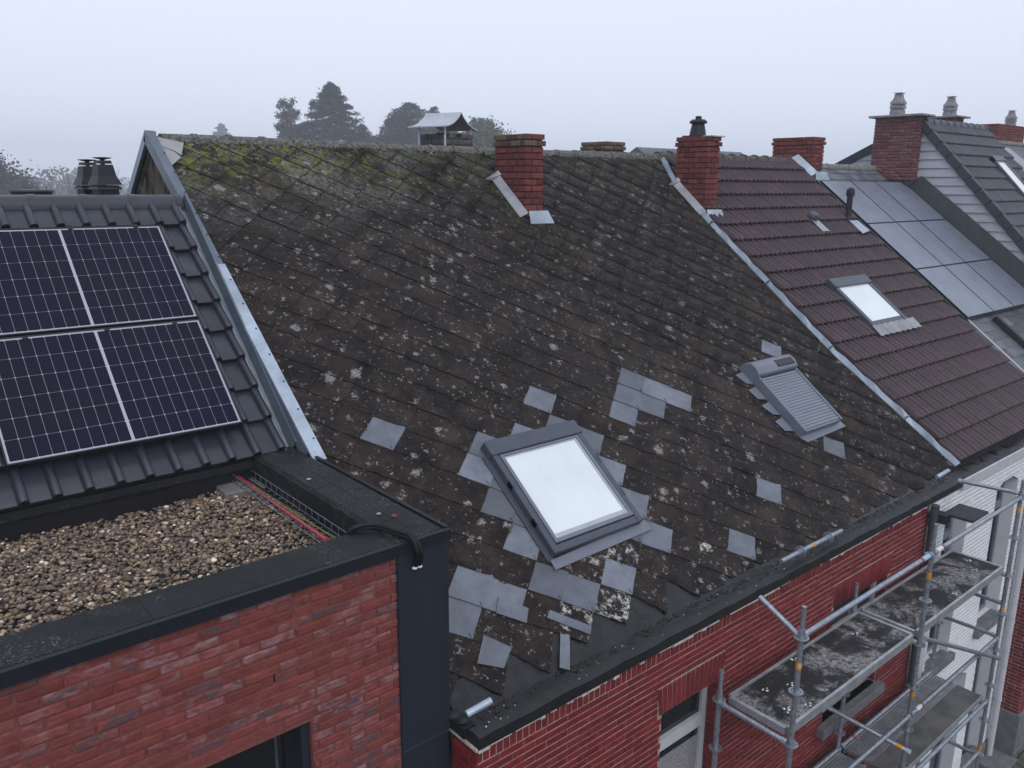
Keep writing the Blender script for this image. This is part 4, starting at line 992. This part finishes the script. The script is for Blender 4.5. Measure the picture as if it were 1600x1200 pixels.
c3 = chimney(pur, 15.86, 16.3, 9.27, 10.2, zroof(9.27)-.5, H+.965, .2, .066, capm=CHBRICK)
b = B(); l = [(15.70, uy(9.2), .08), (15.85, uy(9.2), .17), (15.85, uy(9.68), .17), (15.70, uy(9.68), .08)]
b.add(l+[(x, u, h-.015) for x, u, h in l], [(0,1,2,3),(7,6,5,4),(0,4,5,1),(1,5,6,2),(2,6,7,3),(3,7,4,0)]); b.build('side_flashing', ZINC_LIGHT, c3, MR)
b = B(); l = [(15.72, uy(9.22)-.16, .07), (16.3, uy(9.22)-.13, .06), (16.25, uy(9.22), .16), (15.8, uy(9.22), .17)]
b.add(l+[(x, u, h-.015) for x, u, h in l], [(0,1,2,3),(7,6,5,4),(0,4,5,1),(1,5,6,2),(2,6,7,3),(3,7,4,0)]); b.build('apron_flashing', ZINC_LIGHT, c3, MR)

# ================================================================== GREY SLATE HOUSE WITH PANELS
gry = thing('terraced_house', 'house with small grey slates partly covered by sky-reflecting solar panels', 'house', (16, YF, 0))
MG = MR @ T((0, 0, -.06)); XS = 19.5
B().box(15.73, XS, .0, ULEN-.04, -.1, -.01).build('roof_deck', GREYSLATE, gry, MG)
B().add([(15.73, YR, ZR-.05), (XS, YR, ZR-.05), (XS, YB, ZE), (15.73, YB, ZE)], [(0,1,2,3)]).build('rear_roof_slope', GREYSLATE, gry)
gs = slate_from([(-.148, -.11), (.148, -.11), (.148, .2), (-.148, .2)], GREYSLATE, 'slate', .008, .05, .014)
for (ua, ub) in ((.1, 2.5), (6.32, 6.85)):
    u = ua; k = 0
    while u < ub:
        x = 15.9+(.15 if k % 2 else 0)
        while x < 19.4:
            ob('slate', gs, MG @ T((x, u, random.uniform(0, .004))) @ RZ(random.gauss(0, .012)) @ RY(random.gauss(0, .008)), gry); x += .30
        u += .215; k += 1
rt4 = half_tile(.42, .09, plain('pale_ridge_tile', (.22, .215, .2), .85, .2, var=.3, ns=12, bump=.6), lip=.01)
x = 16.3
while x < 19.3: ob('ridge_tile', rt4, T((x, YR, ZR-.10)), gry); x += .425
tube_obj('white_conduit', PIPEW, MG @ Vector((15.98, .1, .07)), MG @ Vector((15.98, 2.32, .07)), .018, gry)
bbox_obj('dark_batten', DARKMETAL, 17.0, 17.1, 1.2, 2.15, .03, .13, gry, .006, MG)
B().box(15.71, 15.76, 2.25, 6.5, -.02, .14).build('panel_shadow_strip', PVFRAME, gry, MG)  # dark strip added for the shadow along the panels' left side
wall_boxes(13.95, XS-.02, .05, ZG-.1, [], 3.56, 3.9).build('front_wall', MORTAR_PALE, gry)
rbk = bond(13.955, 17.0, .5, ZG-.12, 3.555, .2185, .0515, .0105, OLDBRICK, None, 8, .002, jx=.0055)
joined('brick_field', rbk, OLDBRICK, gry, kind='stuff')
sb = bond(0, .33, .5, ZG-.12, 0, .213, .0515, .0105, OLDBRICK, None, 9, .002)
joined('side_brick_field', [(m, T((13.945, 3.89, 0)) @ RZ(-math.pi/2) @ w_) for m, w_ in sb], OLDBRICK, gry, kind='stuff')
bbox_obj('plinth', STONE, 13.92, XS-.02, 3.52, 3.95, .06, .9, gry, .01)
bbox_obj('front_step', STONE, 13.3, 13.9, 3.45, 3.85, .06, .16, gry, .01)
B().box(15.7, XS, 3.6, 4.2, ZG-.12, ZG-.03).build('gutter', ZINC, gry)
u_ = [uy(9.06), uy(7.995), uy(6.95), uy(5.92)]; x_ = [15.8, 17.0, 18.05, 19.38]
rown = ['top', 'middle', 'bottom']; coln = ['beside the purple tiles', 'in the centre column', 'along the dark wall flashing']
for r_ in range(3):
    for c_ in range(3):
        mw = MR @ T((x_[c_]+.008, u_[r_+1]+.008, .10)); wx, wu = x_[c_+1]-x_[c_]-.016, u_[r_]-u_[r_+1]-.016
        e = ob('solar_panel', None, mw, None, f'{rown[r_]} row sky-grey solar panel {coln[c_]} on the slate roof', 'solar panel', 'sky-grey solar panels on the small grey slates')
        B().box(0, wx, 0, .01, -.12, .006).box(0, wx, wu-.01, wu, -.12, .006).box(0, .01, .01, wu-.01, -.12, .006).box(wx-.01, wx, .01, wu-.01, -.12, .006).build('panel_frame', PVFRAME, e, mw)
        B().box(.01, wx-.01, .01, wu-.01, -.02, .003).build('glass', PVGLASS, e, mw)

# ================================================================== TALL HOUSE WITH SIDING
tall = thing('terraced_house', 'taller house with pale grey plank siding and dark grey tiled roof', 'house', (XS, 5, 0))
YT, ZT = 8.78, H+1.42; TT = math.radians(46.6)
def ztop(y): return ZT-abs(y-YT)*math.tan(TT) if y <= YT else ZT-(y-YT)*math.tan(TT)*.46*1.02
gw = [(4.2, .1), (13.5, .1), (13.5, H-1.6), (YT+2.0, ztop(YT+2.0)-.1), (YT, ZT-.1), (4.2, ztop(4.2)-.1)]
B().add([(XS+.02, y, z) for y, z in gw]+[(XS+.25, y, z) for y, z in gw], [tuple(range(6))[::-1], tuple(range(6, 12))]+[(i, (i+1) % 6, 6+(i+1) % 6, 6+i) for i in range(6)]).build('gable_wall', PVFRAME, tall)
z = H-3.4
while z < ZT-.2:
    z2 = z+.19; ya = max(4.3, YT-(ZT-.06-z2)/math.tan(TT)-.0); yb = YT+(ZT-.06-z2)/(math.tan(TT)*.469)
    yb = min(yb, 12.6)
    ya0 = max(4.3, YT-(ZT-.06-z)/math.tan(TT)); yb0 = min(12.6, YT+(ZT-.06-z)/(math.tan(TT)*.469))
    if yb-ya > .1:
        v = [(XS-.04, ya0, z), (XS-.04, yb0, z), (XS-.008, yb, z2-.002), (XS-.008, ya, z2-.002), (XS+.018, ya0, z), (XS+.018, yb0, z), (XS+.018, yb, z2-.002), (XS+.018, ya, z2-.002)]
        B().add(v, [(0,1,2,3),(7,6,5,4),(0,4,5,1),(1,5,6,2),(2,6,7,3),(3,7,4,0)]).build('siding_plank', SIDING, tall)
    z += .19
# dark flashing band above the lower roof
q = [(4.3, zroof(4.3)), (8.95, zroof(8.95)), (8.95, zroof(8.95)+.03), (8.6, zroof(8.6)+.56), (4.3, zroof(4.3)+.56)]
B().add([(XS-.075, y, z) for y, z in q]+[(XS-.044, y, z) for y, z in q], [tuple(range(5))[::-1], tuple(range(5, 10))]+[(i, (i+1) % 5, 5+(i+1) % 5, 5+i) for i in range(5)]).build('flashing_band', plain('dark_grey_felt', (.055, .06, .066), .6, .4, var=.2, ns=4, streak=True), tall)
MTT = T((0, YT, ZT)) @ RX(TT); tt = pantile(.3, .345, GREYTILE, 'wave')
lw = 4.7
for r_ in range(13):
    for c_ in range(12):
        x = XS-.02+.3*c_; u = -.36-r_*.345
        if 2 < c_ < 5 and False: continue
        ob('roof_tile', tt, MTT @ T((x, u, 0)) @ RZ(random.gauss(0, .003)), tall)
B().box(XS, 23.2, -6.5, -.01, -.12, -.02).build('roof_deck', GREYTILE, tall, MTT)
B().add([(XS, YT, ZT), (23.2, YT, ZT), (23.2, 13.5, H-1.6), (XS, 13.5, H-1.6)], [(0,1,2,3)]).build('rear_roof_slope', GREYTILE, tall)
vg = bevel_mesh(B().box(-.07, .055, .0, .335, -.10, .085).mesh('verge_tile', plain('verge_tile', (.034, .038, .05), .5, .4, var=.12)), .01)
for r_ in range(16): ob('verge_tile', vg, MTT @ T((XS-.01, -.34-r_*.345, 0)) @ RX(-.03), tall)
p1, p2 = (XS-.02, YT, ZT+.02), (XS-.02, 13.0, ZT-(13-YT)*math.tan(TT)*.469+.02)
vb = B(); q = [(p1[1], p1[2]-.14), (p2[1], p2[2]-.14), (p2[1], p2[2]+.05), (p1[1], p1[2]+.05)]
vb.add([(XS-.08, *t) for t in q]+[(XS+.05, *t) for t in q], [(0,1,2,3),(7,6,5,4),(0,4,5,1),(1,5,6,2),(2,6,7,3),(3,7,4,0)]); vb.build('rear_verge', PVFRAME, tall)
rt5 = half_tile(.36, .11, GREYTILE, lip=.016)
for k in range(9): ob('ridge_tile', rt5, T((XS+.1+k*.37, YT, ZT-.03)), tall)
ct_ = chimney(tall, 19.22, 19.62, 8.72, 9.72, H+.15, H+1.52, .2, .058, .012, brick_mat('purple_red_brick', (.12, .03, .032), (.19, .05, .05), light=(.3, .26, .25), ls=22, lt=(.5, .6)), cap=0, solo=False, mort=plain('pale_old_mortar', (.27, .22, .21), .95, .2, var=.3, ns=20))
bbox_obj('chimney_slab', COWLCON, 19.12, 19.76, 8.60, 9.84, H+1.52, H+1.57, ct_, .01)
def cowl(par, x, y, z, s=1.):
    b = B(); m = T((x, y, z)) @ Matrix.Diagonal((s, s, s, 1))
    b.lathe([(.19, 0), (.185, .13)], 4, m @ RZ(.785)); b.lathe([(.165, .13), (.165, .16)], 4, m @ RZ(.785)); b.lathe([(.20, .16), (.195, .235)], 4, m @ RZ(.785)); b.lathe([(.17, .235), (.17, .26)], 4, m @ RZ(.785))
    b.lathe([(.205, .26), (.20, .31), (.14, .38), (.115, .44), (.11, .50)], 4, m @ RZ(.785)); b.lathe([(.08, .50), (.08, .515), (.14, .52), (.14, .535)], 4, m @ RZ(.785))
    b.build('chimney_cowl', COWLCON, par)
cowl(ct_, 19.42, 9.32, H+1.57, .92)
cb = chimney(tall, 24.4, 25.0, 10.1, 11.1, H+.3, H+1.84, .2, .06, cap=0, solo=False)
bbox_obj('chimney_slab', COWLCON, 24.3, 25.15, 9.98, 11.2, H+1.84, H+1.89, cb, .01); cowl(cb, 24.75, 10.4, H+1.89, 1.0)
x0, x1, u0, u1 = 21.35, 22.0, -2.35, -1.15
f4 = B().box(x0, x0+.08, u0, u1, 0, .14).box(x1-.08, x1, u0, u1, 0, .14).box(x0+.08, x1-.08, u0, u0+.09, 0, .13).box(x0, x1, u1-.12, u1+.03, 0, .16); r4 = f4.build('roof_window', FRAME, tall, MTT)
B().box(x0+.08, x1-.08, u0+.09, u1-.12, .07, .12).build('pane', BLIND, r4, MTT)
B().box(XS+.1, 23.2, 4.4, 4.6, .1, H-3.6).build('front_wall', SIDING, tall)
# next house along, only its roof edge shows
nxt = thing('terraced_house', 'far house at the right picture edge with panels and a red chimney', 'house', (24, 5, 0))
MN = MR @ T((0, .55, .55))
B().box(23.2, 31, 0, ULEN, -.15, 0).build('roof_slope', GREYSLATE, nxt, MN)
x = 23.3
while x < 31: ob('ridge_tile', rt4, T((x, (MN @ Vector((0, ULEN, 0))).y, (MN @ Vector((0, ULEN, 0))).z-.03)), nxt); x += .425
B().box(23.2, 31, 4.6, 14, .05, H-3.4).build('wall', MORTAR_PALE, nxt)
cn = chimney(nxt, 29.7, 32.0, 10.9, 11.9, H+.6, H+1.98, .2, .06, cap=0, solo=False); cowl(cn, 31.75, 11.3, H+1.98)
for k, lb in enumerate(('near', 'second', 'third')):
    mw = MN @ T((23.55+k*1.06, 4.9, .06)); e = ob('solar_panel', None, mw, None, f'pale solar panel at the upper right picture edge, {lb} from the tall dark tiled roof', 'solar panel', 'panels at the right picture edge')
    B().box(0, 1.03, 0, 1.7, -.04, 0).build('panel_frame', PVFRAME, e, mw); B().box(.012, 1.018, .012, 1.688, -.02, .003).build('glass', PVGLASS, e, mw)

# ================================================================== SCAFFOLD
scf = thing('scaffold', 'galvanised modular scaffold with two deck levels along the house fronts', 'scaffold', (8.1, 3.4, .075))
YO, YI = 3.03, 3.72
ros = B(); 
n = 24
ros.lathe([(.024, -.005), (.060, -.005), (.060, .005), (.024, .005)], n, None, False)
ros = B()
for (ra, rb) in ((.046, .061), (.024, .033)):
    v = []; 
    for z in (-.005, .005):
        for rr in (ra, rb):
            v += [(rr*math.cos(6.2832*i/n), rr*math.sin(6.2832*i/n), z) for i in range(n)]
    f = []
    for i in range(n):
        j = (i+1) % n; f += [(i, j, n+j, n+i), (2*n+i, 3*n+i, 3*n+j, 2*n+j), (n+i, n+j, 3*n+j, 3*n+i), (i, 2*n+i, 2*n+j, j)]
    ros.add(v, f)
for k in range(8): ros.box(.03, .05, -.005, .005, -.005, .005, RZ(k*math.pi/4))
ros = ros.mesh('rosette', STEEL)
def standard(x, y, ztop, zs, stick=()):
    s = B().tube((x, y, .1), (x, y, ztop-.2), .0242, 14).tube((x, y, ztop-.2), (x, y, ztop), .019, 14).build('standard', STEEL, scf, smooth=True)
    for z in zs: ob('rosette', ros, T((x, y, z)), s)
    for z in zs[:1]: B().lathe([(.029, -.03), (.029, .035)], 14, T((x, y, z+.03))).build('collar', STEEL, s, smooth=True)
    for z in stick: B().lathe([(.0248, -.035), (.0248, .035)], 14, T((x, y, z)), False).build('sticker', YELLOW, s, smooth=True)
    B().box(x-.07, x+.07, y-.07, y+.07, .08, .095).build('base_plate', STEEL, s)
    return s
zs = [H-3.58-.5*k for k in range(11)]
st1 = standard(5.685, YO, H-3.30, zs, (H-3.83, H-5.8)); standard(8.10, YO, H-3.25, zs, (H-3.80, H-5.15, H-6.6)); standard(10.48, YO, H-3.35, zs, (H-3.72, H-5.02, H-6.98))
lgm = B().path([(.012*math.cos(a), 0, .012*math.sin(a)) for a in np.linspace(0, 6.2, 14)], .0028, 5).mesh('sticker_ring_mark', WHITETAPE)
ob('sticker_ring_mark', lgm, T((5.685-.0165, YO-.0185, H-3.83)) @ RZ(-.72), st1)
zi = [H-4.5-.5*k for k in range(9)]
standard(5.63, YI, H-4.2, zi, (H-5.25,)); standard(8.05, YI, H-4.15, zi, (H-5.3,)); standard(10.46, YI, H-4.3, zi)
def ledger(p, q, r=.0242, bands=()):
    p, q = Vector(p), Vector(q); d = (q-p).normalized(); L = (q-p).length
    o = B().tube(p+d*.05, q-d*.05, r, 14).tube(p+d*.02, p+d*.07, r*1.25, 8).tube(q-d*.07, q-d*.02, r*1.25, 8).build('ledger', STEEL, scf, smooth=True)
    for (t, w_, mt) in bands: B().tube(p+d*(t*L-w_/2), p+d*(t*L+w_/2), r*1.03, 14).build('tape_band', mt, o, smooth=True)
    return o
z1 = H-3.57
ledger((5.685, YO, z1), (8.10, YO, z1), bands=((.90, .04, REDTAPE), (.94, .14, plain('blue_white_label', (.35, .5, .66), .5)),)); ledger((8.10, YO, z1), (10.48, YO, z1), bands=((.1, .03, REDTAPE), (.065, .12, WHITETAPE), (.02, .03, REDTAPE)))
ledger((10.48, YO, z1), (12.9, YO, z1)); ledger((10.48, YO, z1+.05), (10.45, YI+.02, z1+.02))
B().tube((5.685, YO+.03, z1), (5.685, 3.44, H-3.385), .0225, 14).build('stub_brace', STEEL, scf, smooth=True)
zl = H-5.42
for (a, b) in ((5.685, 8.10), (8.10, 10.48)): ledger((a, YO, zl), (b, YO, zl), bands=((.12, .03, REDTAPE), (.085, .10, WHITETAPE))); ledger((a, YO, H-6.30), (b, YO, H-6.30)); ledger((a, YI, H-6.22), (b, YI, H-6.22), bands=((.12, .05, REDTAPE),)); ledger((a, YO, H-7.05), (b, YO, H-7.05))
for x in (5.66, 8.08, 10.47):
    ledger((x, YO, H-4.57), (x-.03, YI, H-4.53)); ledger((x, YO, H-6.36), (x-.03, YI, H-6.34)); ledger((x, YO, H-7.1), (x, YI, H-7.1))
ledger((10.48, YO, H-4.95), (10.46, YI, H-4.95)); ledger((10.48, YO, H-5.40), (10.46, YI, H-5.40))
ledger((8.10, YO-.03, H-4.50), (10.56, YO-.03, H-5.72)); ledger((7.75, YI+.05, H-5.55), (7.98, 2.90, H-5.75), bands=((.85, .06, YELLOW),))
def deck(x0, x1, z, name='timber_deck'):
    d = bbox_obj(name, DECKM, x0+.04, x1-.04, YO+.075, YI-.06, z-.02, z, scf, .002)
    e = B().box(x0+.03, x1-.03, YO+.045, YO+.073, z-.075, z+.012).box(x0+.03, x1-.03, YI-.058, YI-.03, z-.075, z+.012).box(x0+.0, x0+.038, YO+.075, YI-.06, z-.06, z+.006).box(x1-.038, x1+.0, YO+.075, YI-.06, z-.06, z+.006)
    e.build('edge_profile', ALU, d)
    return d
d1 = deck(5.70, 8.08, H-4.485); d2 = deck(8.11, 10.46, H-4.475)
for dk, xx, yy in ((d1, 5.95, 3.22), (d1, 5.93, 3.17), (d1, 6.3, 3.4), (d2, 10.1, 3.25), (d2, 8.6, 3.2), (d1, 6.15, 3.13), (d2, 9.3, 3.16), (d1, 6.7, 3.6), (d1, 7.6, 3.45), (d1, 6.05, 3.5), (d2, 10.3, 3.4)):
    blobs('mortar_crumb', [(xx, yy, H-4.476), (xx+.03, yy+.02, H-4.476), (xx-.02, yy+.035, H-4.476)], rng.uniform(.006, .02, (3, 3)), WHITETAPE, dk, flat=(1, 1, .5), jit=.35)
B().box(5.78, 5.9, 3.10, 3.102, H-4.55, H-4.50).build('red_label', REDTAPE, d1)
for (a, b) in ((5.70, 8.08), (8.11, 10.46)):
    for (ya, yb, mt, nm) in ((YO+.04, YO+.36, PERF2, 'steel_plank'), (YO+.37, YI-.03, PERF, 'steel_plank')):
        pl_ = bbox_obj(nm, mt, a+.03, b-.03, ya+.012, yb-.012, H-6.27, H-6.235, scf, .002)
        B().box(a+.03, b-.03, ya, ya+.011, H-6.29, H-6.225).box(a+.03, b-.03, yb-.011, yb, H-6.29, H-6.225).build('plank_edge', ALU, pl_)
# loose tube lying on the gutter edge
lt = B().tube((6.83, 3.93, ZG+.10), (7.98, 3.93, ZG+.10), .0242, 14).tube((7.78, 3.93, ZG+.10), (8.0, 3.93, ZG+.10), .019, 12).build('scaffold_tube', STEEL, smooth=True, label='loose scaffold tube with couplers lying on the gutter edge', cat='tube')
for x in (7.18, 7.72):
    m = T((x, 3.93, ZG+.10)) @ RY(math.pi/2)
    ob('rosette', ros, m, lt); B().lathe([(.032, -.04), (.032, .04)], 10, m).build('coupler', STEEL, lt)
B().lathe([(.0248, -.03), (.0248, .03)], 14, T((7.42, 3.93, ZG+.10)) @ RY(math.pi/2), False).build('sticker', YELLOW, lt, smooth=True)
# flat board on the drainpipe
fb = thing('projecting_board', 'flat dark grey board on a bracket beside the dark drainpipe', 'board', (10.12, 3.8, H-4.0))
bbox_obj('board_plate', DARKMETAL, 10.14, 10.62, 3.38, 3.74, H-3.93, H-3.895, fb, .012)
bbox_obj('bracket', DARKMETAL, 10.06, 10.2, 3.66, 3.86, H-4.02, H-3.90, fb, .008)

# ================================================================== TREES AND DISTANCE
def leaves(cen, size, mat, name, parent, k=.5):
    n = len(cen); a = rng.normal(size=(n, 3)); a /= np.linalg.norm(a, axis=1)[:, None]; b = rng.normal(size=(n, 3)); b -= a*(a*b).sum(1)[:, None]; b /= np.linalg.norm(b, axis=1)[:, None]
    s = np.array(size).reshape(-1, 1)*rng.uniform(.6, 1.3, (n, 1)); cen = np.array(cen)
    V = np.stack([cen-a*s, cen+b*s*k, cen+a*s, cen-b*s*k], 1).reshape(-1, 3)
    return raw_mesh(name, V, np.arange(4*n), np.full(n, 4), mat, parent)
def conifer(x, y, h, rmax, label, seed, n=9000, gz=0, tops=1, group=None, lsz=.13, ex=.62):
    r = np.random.default_rng(seed); e = thing('conifer_tree', label, 'tree', (x, y, gz), group)
    B().tube((x, y, gz), (x, y, gz+h*.95), .28, 8, .03).build('trunk', BARK, e)
    C_ = []
    for t in range(tops):
        ox, oy, hh, rm = (0, 0, h, rmax) if t == 0 else (r.uniform(-.5, .5)*rmax, r.uniform(-.4, .4)*rmax, h*r.uniform(.84, .97), rmax*r.uniform(.6, .9))
        nb = 260
        for k in range(nb):
            f = .42+.58*r.random()**.9; z = gz+hh*(.08+.92*f); L = rm*(1-f)**ex*r.uniform(.6, 1.15)+.1; a = r.uniform(0, 6.283)
            m = int(n/nb/tops*(.35+L/rm)); s = r.random(m)**.6
            px_ = x+ox+np.cos(a)*L*s; py_ = y+oy+np.sin(a)*L*s; pz_ = z-L*.25*s**1.5+L*.12*s**3
            sp_ = .07+.20*s*(.3+L/rm)
            C_.append(np.c_[px_+r.normal(0, 1, m)*sp_, py_+r.normal(0, 1, m)*sp_, pz_+r.normal(0, 1, m)*sp_*.8])
    leaves(np.concatenate(C_), lsz, CONIF, 'crown', e, .45); return e
def branches(b, p, d, L, r, depth, rs, tips, spread=.5, up=.15, nseg=3):
    q = p
    for s in range(nseg):
        d2 = (d+Vector((rs.uniform(-.12, .12), rs.uniform(-.12, .12), rs.uniform(-.05, .1)))).normalized(); q2 = q+d2*L/nseg
        b.tube(q, q2, r*(1-.25*s/nseg), 5 if depth < 2 else 3, r*(1-.25*(s+1)/nseg)); q, d = q2, d2
        if depth < 4 and s > 0 or depth == 0:
            pass
    tips.append(q)
    if depth <= 0: return
    for k in range(rs.choice((2, 3, 3))):
        nd = (d+Vector((rs.uniform(-1, 1), rs.uniform(-1, 1), rs.uniform(-.3, .6)+up))*spread).normalized()
        branches(b, q, nd, L*rs.uniform(.62, .85), r*.62, depth-1, rs, tips, spread, up, 2)
def bare(x, y, h, label, seed, depth=5, leafn=0, mat=None, r0=.18, spread=.55, lsz=.1, name='bare_tree', gz=0, tw=.9):
    e = thing(name, label, 'tree', (x, y, gz)); rs = random.Random(seed); b = B(); tips = []
    branches(b, Vector((x, y, gz)), Vector((0, 0, 1)), h*.34, r0, depth, rs, tips, spread)
    b.build('trunk', TWIGM if leafn else BARK, e)
    if leafn:
        tp = np.array([t[:] for t in tips if t.z > gz+h*.3]); idx = rng.integers(0, len(tp), leafn)
        leaves(tp[idx]+rng.normal(0, tw*.45, (leafn, 3)), lsz, mat, 'crown', e, .6)
    return e
def bushy(x, y, h, rx, rz, label, seed, n, mat, gz=0, lsz=.16, name='broadleaf_tree', rmul=1.):
    e = thing(name, label, 'tree', (x, y, gz)); r = np.random.default_rng(seed)
    b = B(); b.tube((x, y, gz), (x, y, gz+h-rz), .25, 8, .12)
    C_ = []
    for k in range(54):
        a = r.normal(size=3); a /= np.linalg.norm(a); c = np.array([x, y, gz+h-rz])+a*np.array([rx, rx, rz])*r.uniform(.45, .8); rr = rx*r.uniform(.24, .4)*rmul
        b.tube((x, y, gz+h-rz*1.3), tuple(c), .07, 5, .02)
        m = n//54; d = r.normal(size=(m, 3))*.55
        C_.append(c+d*rr*np.array([1, 1, .85]))
    b.build('trunk', BARK, e); leaves(np.concatenate(C_), lsz, mat, 'crown', e, .7); return e
conifer(53.46, 99.00, H+12.29, 15.0, 'tall dark conifer rising behind the ridge, the tallest tree', 1, 70000, lsz=.16, ex=.85)
conifer(58.24, 99.82, H+7.42, 11.5, 'smaller conifer leaning against the tall one on its right', 2, 20000, lsz=.16, ex=.85)
conifer(49.66, 100.65, H+6.93, 9.87, 'low conifer at the left foot of the tall conifer', 4, 20000, lsz=.16)
bushy(48.67, 101.47, H+11.6, 1.90, 4.95, 'thin birch with sparse brown leaves left of the tall conifer', 5, 7000, TWIGM, lsz=.11, name='birch_tree', rmul=.8)
conifer(65.34, 99.00, H+10.64, 10.92, 'broad dark conifer behind the curved chimney canopy', 7, 90000, tops=4, lsz=.16, ex=.48)
conifer(69.96, 99.82, H+10.39, 7.29, 'slim conifer top just left of the curved canopy', 8, 14000, lsz=.16)
bushy(75.24, 95.70, H+9.73, 2.64, 2.80, 'open tree with dark leaf tufts right of the curved canopy', 9, 3800, CONIF, lsz=.16, rmul=.8)
bushy(61.05, 75.90, H+6.68, 3.96, 4.29, 'round olive green tree beside the front chimney', 10, 44000, BUSHM, lsz=.14, rmul=1.1)
conifer(104, 265, H+17.5, 9.5, 'far misty tree standing alone above the left end of the ridge', 11, 14000, tops=3, lsz=.6)
bushy(15.3, 100, H+3.2, 4.4, 7.0, 'dark misty tree at the left picture edge', 22, 20000, TWIGM, lsz=.17, rmul=1.0)
bare(13.20, 59.40, H-.6, 'bare shrub with upright twigs left of the vent cowls', 23, 6, 0, None, .07, .34)
bare(14.69, 61.05, H-1.2, 'bare shrub with upright twigs directly behind the vent cowls', 24, 6, 0, None, .06, .34)
far = []
for k in range(70):
    x = rng.uniform(-30, 170); y = 250+rng.uniform(-30, 130); rr = rng.uniform(5, 9); hz = H+rng.uniform(-3., 3.2)
    m = 1100; d = rng.normal(size=(m, 3)); d /= np.linalg.norm(d, axis=1)[:, None]
    far.append(np.array([x, y, hz-rr*.9])+d*rng.random((m, 1))**.4*np.array([rr, rr, rr*1.15]))
far = np.concatenate(far)
fw = leaves(far, .55, FARM, 'far_wood', None, .7); fw['kind'] = 'stuff'; fw['label'] = 'misty line of distant woodland on the horizon'; fw['category'] = 'wood'
fh = thing('far_house', 'low grey gable roof peeping over the purple ridge left of its chimney', 'house', (19.6, 14.5, 0))
B().box(18.3, 23.0, 14.2, 18.0, .0, H-.2).build('wall', MORTAR_PALE, fh)
B().add([(18.1, 14.0, H-.25), (23.1, 14.0, H-.25), (23.1, 16.0, H+1.02), (18.1, 16.0, H+1.02), (18.1, 18.2, H-.25), (23.1, 18.2, H-.25)], [(0,1,2,3),(3,2,5,4),(0,3,4),(1,5,2),(0,4,5,1)]).build('roof', GREYSLATE, fh)
# haze: even misty air round everything
hz = B().box(-510, 710, -460, 660, -1.0, H+24).build('haze', None, kind='stuff')
hm = bpy.data.materials.new('haze'); hm.use_nodes = True; hn = hm.node_tree; hn.nodes.clear()
pv = hn.nodes.new('ShaderNodeVolumePrincipled'); pv.inputs['Color'].default_value = (.86, .92, 1, 1); pv.inputs['Density'].default_value = .0021
ho = hn.nodes.new('ShaderNodeOutputMaterial'); hn.links.new(pv.outputs[0], ho.inputs['Volume'])
hz.data.materials.clear(); hz.data.materials.append(hm)
